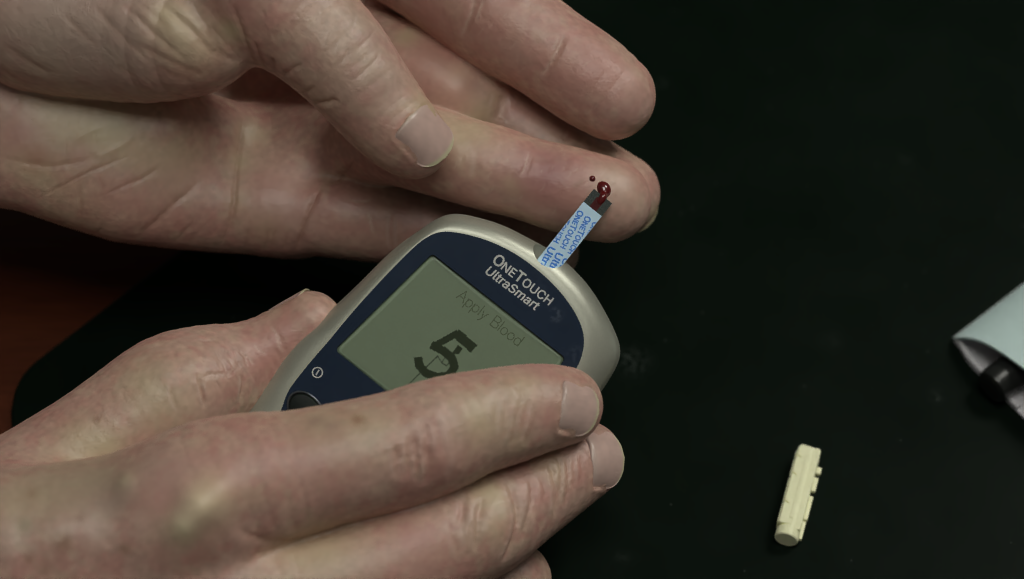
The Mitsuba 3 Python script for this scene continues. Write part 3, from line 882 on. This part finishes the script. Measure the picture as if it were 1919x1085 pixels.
def colour_l(h, v):
    col = skin_base(v, 21, 0.65, 0.38, 1.3)
    S = [(380, 940, 40, (0.74, 0.63, 0.42), 1.0), (346, 982, 30, (0.78, 0.69, 0.46), 1.0), (405, 915, 30, (0.54, 0.43, 0.27), 0.6), (234, 900, 18, (0.50, 0.42, 0.28), 0.8),  # knuckle spots: blanched skin, with its highlight painted into the colour
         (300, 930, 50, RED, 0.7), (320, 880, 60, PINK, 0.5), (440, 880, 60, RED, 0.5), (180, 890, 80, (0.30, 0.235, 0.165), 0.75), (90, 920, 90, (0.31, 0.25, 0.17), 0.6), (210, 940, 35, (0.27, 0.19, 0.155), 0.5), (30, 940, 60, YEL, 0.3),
         (150, 830, 50, YEL, 0.7), (200, 835, 35, YEL, 0.7), (260, 700, 60, YEL, 0.3), (290, 760, 60, YEL, 0.5), (420, 700, 50, RED, 0.35), (520, 640, 40, RED, 0.65), (505, 680, 35, (0.42, 0.20, 0.165), 0.7), (545, 600, 40, RED, 0.4), (440, 790, 40, RED, 0.5), (330, 795, 22, (0.27, 0.17, 0.15), 0.7), (395, 770, 40, PINK, 0.4),
         (560, 850, 60, RED, 0.6), (640, 900, 60, RED, 0.5), (700, 800, 60, YEL, 0.4), (600, 790, 60, (0.42, 0.33, 0.215), 0.6), (840, 870, 40, RED, 0.75), (800, 830, 40, RED, 0.5), (860, 830, 30, PINK, 0.5), (900, 780, 55, YEL, 0.65), (980, 720, 45, YEL, 0.55), (985, 690, 40, RED, 0.4), (1030, 780, 30, RED, 0.75), (1030, 700, 30, RED, 0.5), (970, 830, 30, YEL, 0.4),
         (670, 786, 14, (0.26, 0.135, 0.075), 0.7), (590, 790, 16, (0.26, 0.17, 0.14), 0.5), (620, 800, 14, (0.28, 0.18, 0.15), 0.4),
         (125, 1010, 11, BROWN, 0.6), (120, 1022, 14, BROWN, 0.45), (232, 1028, 11, BROWN, 0.5), (147, 968, 10, BROWN, 0.45), (60, 925, 12, BROWN, 0.4), (45, 985, 16, (0.24, 0.19, 0.11), 0.6), (55, 1050, 10, BROWN, 0.5), (300, 1040, 30, RED, 0.6), (360, 1045, 20, RED, 0.6), (400, 1000, 40, RED, 0.5), (85, 1065, 14, BROWN, 0.35), (182, 785, 7, BROWN, 0.7),
         (620, 1030, 60, YEL, 0.6), (560, 1050, 60, YEL, 0.5), (770, 1010, 50, RED, 0.7), (820, 1050, 60, RED, 0.6), (700, 1060, 50, RED, 0.3), (930, 930, 30, YEL, 0.7), (900, 920, 30, YEL, 0.5), (925, 980, 30, YEL, 0.4), (1040, 880, 30, YEL, 0.6), (1085, 880, 30, RED, 0.7), (1010, 930, 40, RED, 0.4), (960, 1060, 40, PINK, 0.3)]
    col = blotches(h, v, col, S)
    col = mixc(col, (0.60, 0.46, 0.38), np.clip(h.pale, 0, 1))
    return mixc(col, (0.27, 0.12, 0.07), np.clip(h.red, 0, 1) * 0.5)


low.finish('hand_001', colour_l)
tag('hand_001', 'hand seen from its back, thumb and fingers wrapped round the blood glucose meter', 'hand')

# ------------------------------------------------------------------ the meter
outer_px = [(444, 770), (493, 705), (542, 640), (582, 608), (623, 574), (680, 520), (745, 458), (786, 429), (816, 409), (847, 399), (887, 404), (940, 420), (989, 444), (1040, 473), (1075, 503), (1105, 536),
            (1135, 583), (1158, 630), (1165, 662), (1157, 690), (1120, 748), (1050, 838), (950, 950), (850, 1050), (760, 1120), (660, 1140), (540, 1080), (440, 1010), (375, 940), (360, 890), (395, 835)]
plate_px = [(526, 770), (538, 738), (558, 708), (583, 677), (615, 640), (648, 600), (713, 527), (770, 469), (798, 446), (825, 435), (862, 437), (908, 449), (957, 471), (1001, 501), (1046, 543),
            (1078, 587), (1092, 620), (1094, 648), (1083, 685), (1040, 745), (960, 850), (870, 950), (780, 1030), (700, 1060), (610, 1040), (530, 985), (480, 930), (468, 880), (490, 825)]
NR = 260
outer = spline_closed(px2mm(outer_px)[:, :2], NR)
plate = spline_closed(px2mm(plate_px)[:, :2], NR)
# match the two rings by direction from the middle of the plate
cen = px2mm([(790, 740)])[0, :2]


def by_angle(r):
    d = r - cen
    a = np.unwrap(np.arctan2(d[:, 1], d[:, 0]))
    if a[-1] < a[0]: r, a = r[::-1], a[::-1]
    rad = np.linalg.norm(r - cen, axis=1)
    tt = np.linspace(-np.pi, np.pi, NR, endpoint=False)
    aa = np.concatenate([a - 2 * np.pi, a, a + 2 * np.pi, a + 4 * np.pi]); rr = np.tile(rad, 4)
    q = np.interp(tt, aa, rr) if aa[0] < -np.pi else np.interp(tt + 2 * np.pi, aa, rr)
    return cen + np.stack([np.cos(tt), np.sin(tt)], 1) * q[:, None]


outer, plate = by_angle(outer), by_angle(plate)
SHELL_H = 7.0
rings = []
for z, k in ((-11.0, -0.10), (-9.0, -0.02), (-8.8, 0.0)):
    rings.append(np.column_stack([outer + (cen - outer) * 0.0 + (plate - outer) * max(-k, 0) * 0.6, np.full(NR, z)]))
for t in np.linspace(0, 1, 15):
    zz = -SHELL_H * (1 - math.sin(math.acos(1 - t)) ** 1.0) if t < 1 else 0.0
    rr = outer + (plate - outer) * t
    rings.append(np.column_stack([rr, np.full(NR, zz - 0.15)]))
rings.append(np.column_stack([plate + (cen - plate) * 0.01, np.full(NR, -2.6)]))
shell = loft(rings)
sm = m3.Manifold(m3.Mesh(shell.vertices.astype(np.float32), shell.faces.astype(np.uint32)))
sa, sb = P(1094, 392, -2.2), P(1033, 470, -2.2)


def capsule(a, b, r):
    return m3.Manifold.batch_hull([m3.Manifold.sphere(r, 40).translate(a.tolist()), m3.Manifold.sphere(r, 40).translate(b.tolist())])


if sm.status() == m3.Error.NoError:
    sm = sm - capsule(sa, sb, 4.3)
    q = sm.to_mesh(); shell = trimesh.Trimesh(np.array(q.vert_properties[:, :3]), np.array(q.tri_verts), process=False)
else:
    print('shell not manifold', sm.status())
add('glucose_meter__front_shell', shell, 'silver_bsdf', smooth=35)
tag('glucose_meter', 'silver and navy blood glucose meter with a large grey green screen', 'glucose meter')
br = []
for z, k in ((-21.5, 0.55), (-20.5, 0.30), (-18.0, 0.10), (-11.2, 0.03)):
    br.append(np.column_stack([outer + (plate - outer) * k, np.full(NR, z)]))
add('glucose_meter__back_shell', loft(br), 'back_shell_bsdf', smooth=35, label='dark lower shell')
scr_px = [(810, 475), (1060, 671), (905, 880), (627, 656)]
hole = Polygon(px2mm(scr_px)[:, :2]).buffer(-1.0).buffer(1.0, quad_segs=8)
but = affinity.rotate(affinity.scale(Polygon([(math.cos(a), math.sin(a)) for a in np.linspace(0, 2 * math.pi, 60, endpoint=False)]), 3.7, 5.4), 38)
bc = P(574, 772)[:2]
but = affinity.translate(but, *bc)
pl_poly = Polygon(plate).difference(hole).difference(but.buffer(0.2))
# plate with a small chamfer: prism plus a thin inset top sheet
add('glucose_meter__face_plate', trimesh.util.concatenate([extrude(pl_poly, -1.3, 0.05), extrude(pl_poly.buffer(-0.15), 0.05, 0.12)]), 'navy_bsdf', label='navy blue face plate')
def ring_of(poly, n=200):
    ex = np.array(poly.exterior.coords)[:-1]
    q = np.vstack([ex, ex[:1]]); L = np.r_[0, np.cumsum(np.linalg.norm(np.diff(q, axis=0), axis=1))]
    s = np.linspace(0, L[-1], n, endpoint=False)
    return np.stack([np.interp(s, L, q[:, k]) for k in range(2)], 1)
lc = np.array(hole.centroid.coords[0])
r0 = ring_of(hole.buffer(-0.03)); rl = ring_of(hole.buffer(-0.03))
shr = lambda mm_: np.array([r + (lc - r) / np.linalg.norm(lc - r) * mm_ for r in rl])
add('glucose_meter__screen', loft([np.column_stack([r0, np.full(200, -2.0)]), np.column_stack([shr(1.1), np.full(200, -0.62)]), np.column_stack([shr(1.2), np.full(200, -0.58)])]), 'lcd_bsdf', smooth=20, label='grey green liquid crystal screen')
pr('bevel_bsdf', (0.21, 0.275, 0.185), 0.35)
add('glucose_meter__screen__bevel', loft([np.column_stack([r0, np.full(200, -1.6)]), np.column_stack([r0, np.full(200, -0.95)]), np.column_stack([shr(0.55), np.full(200, -0.62)]), np.column_stack([shr(1.15), np.full(200, -0.57)]), np.column_stack([shr(1.2), np.full(200, -1.6)])], False, False), 'bevel_bsdf', smooth=20)
SZ = -0.58

# big digit, stepped like display pixels along the screen's own axes
Kz = 1919 / 780
zz = lambda pts: [(420 + x / Kz, 380 + y / Kz) for x, y in pts]
mmz = lambda pts: px2mm(zz(pts), SZ)[:, :2]
dpx = Kz * PXMM
strokes = [LineString(mmz([(1068, 600), (1152, 674)])).buffer(22 / dpx, cap_style=2), LineString(mmz([(1078, 600), (962, 664)])).buffer(15 / dpx, cap_style=2),
           LineString(mmz([(955, 655), (1010, 682), (1050, 715), (1062, 755), (1040, 795), (985, 805), (930, 785), (898, 748), (893, 712)])).buffer(19 / dpx, cap_style=2, join_style=1)]
digit = unary_union(strokes)
ang = math.degrees(math.atan2(-196, 250))
o = digit.centroid
flat = affinity.rotate(digit, -ang, origin=o)
x0, y0, x1, y1 = flat.bounds; c = 0.20
cells = [sbox(x0 + i * c, y0 + j * c, x0 + (i + 1) * c + 0.01, y0 + (j + 1) * c + 0.01) for i in range(int((x1 - x0) / c) + 1) for j in range(int((y1 - y0) / c) + 1) if flat.buffer(0.02).contains(sbox(x0 + i * c, y0 + j * c, x0 + (i + 1) * c, y0 + (j + 1) * c).centroid)]
digit = affinity.rotate(unary_union(cells), ang, origin=o)
add('glucose_meter__digit', extrude(digit, SZ, SZ + 0.05), 'lcd_dark_bsdf', label='large dark digit 5 on the screen')
icon = unary_union([LineString(mmz([(850, 838), (985, 706)])).buffer(2.2 / dpx), LineString(mmz([(1003, 738), (1018, 714), (1042, 730), (1026, 752), (1003, 738)])).buffer(2.2 / dpx),
                    Polygon(mmz([(1050, 695), (1078, 655), (1100, 672), (1082, 698)])), LineString(mmz([(985, 706), (1003, 738)])).buffer(2.0 / dpx)])
add('glucose_meter__icon', extrude(icon, SZ, SZ + 0.07), 'lcd_dark_bsdf', label='thin drawn line icon behind the digit')

# thin display lettering drawn as strokes: unit box 0..w x 0..1
def arc(cx, cy, rx, ry, a0, a1, n=14):
    return [(cx + rx * math.cos(math.radians(a)), cy + ry * math.sin(math.radians(a))) for a in np.linspace(a0, a1, n)]
G = {
    'A': (0.72, [[(0, 0), (0.36, 1), (0.72, 0)], [(0.13, 0.35), (0.59, 0.35)]]),
    'p': (0.50, [[(0, -0.32), (0, 0.64)], arc(0.25, 0.32, 0.25, 0.32, 0, 360, 20)]),
    'l': (0.06, [[(0.03, 0), (0.03, 1)]]),
    'y': (0.46, [[(0, 0.64), (0.23, 0.02)], [(0.46, 0.64), (0.23, 0.02), (0.12, -0.28), (0, -0.32)]]),
    'B': (0.58, [[(0, 0), (0, 1), (0.36, 1), (0.52, 0.88), (0.52, 0.66), (0.36, 0.53), (0, 0.53)], [(0.36, 0.53), (0.58, 0.40), (0.58, 0.13), (0.38, 0), (0, 0)]]),
    'o': (0.52, [arc(0.26, 0.32, 0.26, 0.32, 0, 360, 20)]),
    'd': (0.50, [[(0.50, 0), (0.50, 1)], arc(0.25, 0.32, 0.25, 0.32, 0, 360, 20)]),
    ' ': (0.30, [])}


def place(poly, a_px, b_px, z, width, height, shear=0.0):
    """polygon in unit lettering space -> work-frame xy: baseline from a_px to b_px"""
    a, b = P(*a_px, z)[:2], P(*b_px, z)[:2]
    ex = (b - a) / np.linalg.norm(b - a); ey = np.array([-ex[1], ex[0]])
    sx = np.linalg.norm(b - a) / width
    return affinity.affine_transform(poly, [ex[0] * sx, (ey[0] + shear * ex[0]) * height, ex[1] * sx, (ey[1] + shear * ex[1]) * height, a[0], a[1]])


x = 0; ls = []
for chh in 'Apply Blood':
    w, st = G[chh]
    for s_ in st: ls.append(LineString([(x + p_[0], p_[1]) for p_ in s_]))
    x += w + 0.16
word = unary_union([l.buffer(0.045, cap_style=2) for l in ls])
word = place(word, zz([(1068, 438)])[0], zz([(1352, 662)])[0], SZ, x - 0.16, 2.75)
add('glucose_meter__lettering', extrude(word, SZ, SZ + 0.05), 'lcd_faint_bsdf', label='faint thin words on the screen reading Apply Blood')


def text_poly(text, bold=False):
    """lettering as a polygon, capitals 1 high"""
    m = meshkit.text_mesh(text, 1.0, 0.1, bold)
    tri = m.triangles[np.abs(m.face_normals[:, 2] - 1) < 1e-3][:, :, :2]
    return unary_union([Polygon(t).buffer(1e-4) for t in tri])


def caps(parts, gap=0.10, bold=False):
    """parts: (text, scale) set on one baseline"""
    x, out = 0.0, []
    for t, s in parts:
        g = affinity.scale(text_poly(t, bold), s, s, origin=(0, 0))
        b = g.bounds
        out.append(affinity.translate(g, x - b[0], 0)); x += b[2] - b[0] + gap
    return unary_union(out), x - gap


PZ = 0.12
logo, lw = caps([('O', 1.0), ('NE', 0.80), ('T', 1.0), ('OUCH', 0.80)], 0.07, True)
logo = place(logo, zz([(1233, 272)])[0], zz([(1497, 474)])[0], PZ, lw, 2.55)
add('glucose_meter__lettering', extrude(logo, PZ, PZ + 0.05), 'print_bsdf', label='upper line of white capitals on the face plate')
sub, sw = caps([('UltraSmart', 1.0)], 0, True)
sub = place(sub, zz([(1200, 322)])[0], zz([(1434, 496)])[0], PZ, sw, 2.1, shear=0.12)
add('glucose_meter__lettering', extrude(sub, PZ, PZ + 0.05), 'print_bsdf', label='lower line of white letters on the face plate')
pc = P(595, 698)[:2]
symb = __import__('shapely').Point(pc).buffer(1.32).difference(__import__('shapely').Point(pc).buffer(1.02))
symb = symb.union(LineString([pc + [-0.38, -0.62], pc + [0.38, 0.62]]).buffer(0.16, cap_style=2))
add('glucose_meter__power_symbol', extrude(symb, PZ, PZ + 0.05), 'print_bsdf', label='small white power symbol in a ring')
rb = ring_of(but)
bcen = np.array(bc)
add('glucose_meter__button', loft([np.column_stack([bcen + (rb - bcen) * k, np.full(200, z)]) for k, z in ((0.90, -1.0), (0.90, 0.35), (0.84, 0.75), (0.6, 1.0), (0.2, 1.1))]), 'button_bsdf', smooth=40, label='black rubber power button')
add('glucose_meter__button__rim', loft([np.column_stack([bcen + (rb - bcen) * k, np.full(200, z)]) for k, z in ((1.03, -0.6), (1.03, 0.2), (0.99, 0.32), (0.94, 0.2), (0.93, -0.6))], False, False), 'rim_bsdf', smooth=40)

# ------------------------------------------------------------------ the test strip
SA, SB = P(1130, 367.5, -3.2), P(1012, 515, -3.6)         # tip, and the end inside the meter
sx_ = (SB - SA) / np.linalg.norm(SB - SA); sy_ = np.cross([0, 0, 1.0], sx_); sy_ /= np.linalg.norm(sy_)
sz_ = np.cross(sx_, sy_)
SW = 5.5


def strip_xf(m):
    v = m.vertices
    return trimesh.Trimesh(SA + v[:, :1] * sx_ + v[:, 1:2] * sy_ + v[:, 2:] * sz_, m.faces, process=False)


SL = float(np.linalg.norm(SB - SA))
def flatbox(x0, x1, y0, y1, z0, z1):
    m = trimesh.creation.box(extents=[x1 - x0, y1 - y0, z1 - z0]); m.apply_translation([(x0 + x1) / 2, (y0 + y1) / 2, (z0 + z1) / 2]); return m
tip = Polygon([(0, -SW / 2), (0, -0.9), (0.9, -0.55), (0.9, 0.55), (0, 0.9), (0, SW / 2), (4.6, SW / 2), (4.6, -SW / 2)])
add('test_strip__tip', strip_xf(extrude(tip, 0, 0.35)), 'strip_black_bsdf', label='speckled black tip')
add('test_strip__channel', strip_xf(flatbox(0.95, 4.1, -1.0, 1.0, 0.35, 0.39)), 'strip_blood_bsdf', label='dark red channel filled with blood')
add('test_strip__body', strip_xf(flatbox(3.9, SL, -SW / 2, SW / 2, 0.36, 0.62)), 'strip_white_bsdf', label='pale blue plastic film')
tag('test_strip', 'pale blue test strip with blue printing and a black tip, standing out of the meter', 'test strip')
# printing: lines of words running down the strip, cut by its edges
up_ = np.array([0.9, 0.434]) / np.linalg.norm([0.9, 0.434])
Kq = 1447 / 320
q4 = lambda x, y: (940 + x / Kq, 280 + y / Kq)


def to_strip(poly):
    """work-frame xy polygon -> strip coordinates"""
    A = np.array([sx_[:2], sy_[:2]])
    o = A @ SA[:2]
    return affinity.affine_transform(poly, [A[0, 0], A[0, 1], A[1, 0], A[1, 1], -o[0], -o[1]])


w1, ww1 = caps([('O', 1.0), ('NE', 0.86), ('T', 1.0), ('OUCH', 0.86)], 0.09, True)
w2, ww2 = caps([('Ultra', 1.0)], 0, True)
lines = []
for (a, b, u0, u1) in ((q4(650, 512), q4(497, 828), q4(470, 868), q4(375, 1050)), (q4(713, 560), q4(560, 876), q4(532, 916), q4(437, 1098)), (q4(777, 610), q4(624, 926), q4(585, 966), q4(490, 1150)),
                       (q4(590, 462), q4(437, 778), q4(405, 818), q4(310, 1000))):
    lines.append(place(w1, a, b, -3.2, ww1, 1.45)); lines.append(place(w2, u0, u1, -3.2, ww2, 1.6))
ink = to_strip(unary_union(lines).buffer(0.035)).intersection(sbox(4.3, -SW / 2 + 0.05, SL - 0.2, SW / 2 - 0.05))
ink = unary_union([g for g in getattr(ink, 'geoms', [ink]) if g.geom_type == 'Polygon' and g.area > 0.002])
add('test_strip__lettering', strip_xf(extrude(ink, 0.62, 0.66)), 'strip_ink_bsdf', label='blue repeated lettering along the strip')
# the slot lip where the strip goes into the meter
# ------------------------------------------------------------------ blood
def drop(rows, k):
    c = [np.r_[P(x, y, z), r / PXMM] for x, y, z, r in rows]
    sp = [m3.Manifold.sphere(r[3], 48).translate(r[:3].tolist()) for r in c]
    if len(sp) == 1: return sp[0]
    m = sum(sp[1:], sp[0])
    q = m.to_mesh(); t = trimesh.Trimesh(np.array(q.vert_properties[:, :3]), np.array(q.tri_verts))
    return t


def drop_surface(balls, k, h=0.07):
    b = [(P(x, y, z), r / PXMM) for x, y, z, r in balls]
    def f(p):
        d = np.linalg.norm(p - b[0][0], axis=1) - b[0][1]
        for c, r in b[1:]: d = smin(d, np.linalg.norm(p - c, axis=1) - r, k)
        return d
    lo = np.min([c - r for c, r in b], 0) - 0.5; hi = np.max([c + r for c, r in b], 0) + 0.5
    v, fc = surface(lambda p: f(p), lo, hi, h)
    m = trimesh.Trimesh(v, fc)
    trimesh.smoothing.filter_taubin(m, iterations=6)
    return m


zt = up.lift([(1131, 350)])[0][2]; zs = up.lift([(1111, 336)])[0][2]
add('blood_drop', drop_surface([(1126, 350, zt - 0.7, 9.5), (1132, 352, zt - 0.7, 10), (1134, 357, zt - 0.55, 9), (1129, 358, zt - 0.55, 9), (1133, 362, zt - 0.35, 8), (1131, 368, -3.35, 6.5), (1127, 374, -3.4, 6), (1123, 380, -3.45, 5.5)], 1.2), 'blood_bsdf', smooth=True,
    label='larger blood drop touching the black tip of the test strip', cat='blood drop')
add('blood_drop_001', drop_surface([(1110, 335, zs - 0.1, 6.0)], 0.5), 'blood_bsdf', smooth=True, label='small separate round blood bead on the fingertip skin', cat='blood drop')

# ------------------------------------------------------------------ the lancet on the mat
LB, LT = TB(1474, 1008, 3.0), TB(1517, 846, 3.0)
la = (LT - LB) / np.linalg.norm(LT - LB); lu = np.array([0, 0, 1.0]); lw_ = np.cross(la, lu); lw_ /= np.linalg.norm(lw_)
LL = float(np.linalg.norm(LT - LB))
LB[2] = 3.05


def lx(m):
    """lancet frame: x right of the axis, y along it, z up"""
    v = m.vertices
    return trimesh.Trimesh(LB + v[:, :1] * lw_ + v[:, 1:2] * la + v[:, 2:] * lu, m.faces, process=False)


def cyl_y(r0, y0, r1, y1, n=48):
    a = np.linspace(0, 2 * np.pi, n, endpoint=False)
    return loft([np.column_stack([r * np.cos(a), np.full(n, y), r * np.sin(a)]) for r, y in ((r0 - 0.25, y0), (r0, y0 + 0.25), (r1, y1))])


tag('lancet', 'ivory plastic lancet lying on the black mat with a round end towards the viewer', 'lancet')
add('lancet__cap', lx(cyl_y(2.95, -0.6, 2.9, 2.0)), 'lancet_bsdf', smooth=35, work=False)
add('lancet__core', lx(cyl_y(2.6, 1.5, 2.6, LL - 0.2)), 'lancet_bsdf', smooth=35, work=False)
def solid(m):
    return m3.Manifold(m3.Mesh(np.asarray(m.vertices, np.float32), np.asarray(m.faces, np.uint32)))


rib = solid(rbox(3.3, LL - 3.0, 5.0, 0.35, (-1.15, LL / 2 + 0.9, 0.25)))
for y in (0.335, 0.66, 0.865):
    cut = trimesh.creation.box(extents=[2.2, 0.30, 0.9]); cut.apply_transform(trimesh.transformations.rotation_matrix(-0.45, [0, 0, 1])); cut.apply_translation([-2.5, LL * y, 2.6])
    rib = rib - solid(cut)
rib = rib.to_mesh()
body = [trimesh.Trimesh(np.array(rib.vert_properties[:, :3]), np.array(rib.tri_verts), process=False), rbox(2.1, LL - 2.2, 4.4, 0.35, (1.75, LL / 2 + 0.6, 0.1)), rbox(1.0, LL - 6.5, 0.5, 0.18, (0.0, LL / 2 + 0.8, 2.75))]
body += [rbox(2.4, 2.0, 1.8, 0.6, (-1.3, LL - 0.5, 1.2)), rbox(1.6, 2.2, 1.8, 0.6, (1.9, LL - 0.6, 1.0))]
add('lancet__body', lx(trimesh.util.concatenate(body)), 'lancet_bsdf', smooth=35, work=False)
for y0, y1, o in ((0.8, 5.6, 2.7), (6.1, 12.6, 2.85), (14.0, 17.8, 2.95), (18.9, 20.7, 3.1)):
    k = LL / 24.0
    add('lancet__fin', lx(rbox(1.3, (y1 - y0) * k, 1.3, 0.22, (o + 0.25, (y0 + y1) / 2 * k, -1.0))), 'lancet_bsdf', smooth=35, work=False)
for y0, y1 in ((2.6, 7.9), (8.5, 14.9), (15.5, 20.0), (20.6, 22.6)):
    k = LL / 24.0
    add('lancet__side_panel', lx(rbox(1.5, (y1 - y0) * k, 3.3, 0.25, (-2.45, (y0 + y1) / 2 * k, 0.0))), 'lancet_bsdf', smooth=35, work=False)

# ------------------------------------------------------------------ the teal sleeve at the right edge
F0 = TB(1787, 636, 1.0); F1 = TB(1919, 535, 1.0)
fd = (F1 - F0); fd[2] = 0; fd /= np.linalg.norm(fd)


def sheet(front, length, th, key, bsdf, taper=0.0, **kw):
    """a sheet swept along the fold direction from its front edge curve (world mm)"""
    p = np.asarray(front, float)
    t = np.r_[0, np.cumsum(np.linalg.norm(np.diff(p, axis=0), axis=1))]
    pp = CubicSpline(t, p)(np.linspace(0, t[-1], 40)) if len(p) > 2 else np.stack([np.interp(np.linspace(0, t[-1], 40), t, p[:, k]) for k in range(3)], 1)
    tg = np.gradient(pp, axis=0); nn = np.cross(tg, fd); nn /= np.linalg.norm(nn, axis=1, keepdims=True)
    nn[nn[:, 2] < 0] *= -1
    rows = 30
    top, bot = [], []
    for s in np.linspace(0, 1, rows):
        q = pp + fd * length * s
        q[:, 2] = pp[:, 2] * (1 - taper * s)
        q[:, 2] = np.maximum(q[:, 2], 0.2)
        top.append(q + nn * th / 2); bot.append(q - nn * th / 2)
    top, bot = np.array(top), np.array(bot)
    n = 40
    def grid(a):
        i, j = np.meshgrid(np.arange(rows - 1), np.arange(n - 1), indexing='ij'); k = (i * n + j).ravel()
        return np.vstack([np.stack([k, k + 1, k + n + 1], 1), np.stack([k, k + n + 1, k + n], 1)])
    f = grid(top)
    v = np.vstack([top.reshape(-1, 3), bot.reshape(-1, 3)]); o = rows * n
    rim = np.r_[np.arange(n), np.arange(1, rows) * n + n - 1, (rows - 1) * n + np.arange(n - 2, -1, -1), np.arange(rows - 2, 0, -1) * n]
    r2 = np.roll(rim, -1)
    m = trimesh.Trimesh(v, np.vstack([f, f[:, ::-1] + o, np.stack([rim, rim + o, r2 + o], 1), np.stack([rim, r2 + o, r2], 1)]), process=False)
    return add(key, m, bsdf, smooth=30, work=False, **kw)


tag('sleeve', 'pale teal folded sleeve with a white lining at the right edge of the mat', 'sleeve')
off = lambda pts, d: [p + np.array([0, 0, d]) for p in pts]
topc = [TB(1787, 636, 1.6), TB(1803, 634, 5.0), TB(1830, 638, 8.5), TB(1866, 655, 11.5), TB(1919, 692, 13.5), TB(2010, 765, 14.5), TB(2120, 860, 14.5)]
sheet(topc, 150, 0.8, 'sleeve__outer_flap', 'teal_bsdf', taper=0.25)
sheet([p + np.array([0.3, 0.9, -0.8]) for p in topc], 148, 0.7, 'sleeve__lining', 'lining_bsdf', taper=0.25, label='grey white lining under the flap')
botc = [TB(1788, 640, 1.2), TB(1800, 655, 0.9), TB(1812, 676, 0.8), TB(1841, 707, 0.8), TB(1905, 770, 0.8), TB(2010, 870, 0.8)]
sheet(botc, 150, 0.7, 'sleeve__lower_flap', 'lining_bsdf', label='white lower flap lying on the mat')
edge = [p + np.array([0.5, 0.4, 1.0]) for p in botc[:5]]
sp = []
eb = CubicSpline(np.arange(len(edge)), np.array(edge))(np.linspace(0, len(edge) - 1, 24))
add('sleeve__piping', trimesh.util.concatenate([trimesh.creation.cylinder(0.75, segment=[eb[i], eb[i + 1]], sections=14) for i in range(23)]), 'lining_bsdf', smooth=60, work=False)
# glossy black tube lying in the opening
B0, B1 = TB(1841, 704, 2.0), TB(1884, 764, 2.0)
mid = (B0 + B1) / 2; rad = 4.7
mid[2] = rad + 0.9
side_ = np.array([-fd[1], fd[0], 0.0])
ang_ = np.linspace(0, 2 * np.pi, 64, endpoint=False)
circ = lambda r, s: mid + fd * s + r * (np.cos(ang_)[:, None] * side_ + np.sin(ang_)[:, None] * np.array([0, 0, 1.0]))
add('black_tube', loft([circ(r, s) for r, s in ((1.0, -2.3), (2.6, -2.3), (3.6, -2.1), (4.3, -1.7), (rad, -0.8), (rad, 6.0), (rad - 0.25, 6.3), (rad - 0.25, 6.9), (rad, 7.2), (rad, 90))]), 'strap_bsdf', smooth=35, work=False,
    label='glossy black tube poking out of the pale folded sleeve', cat='tube')
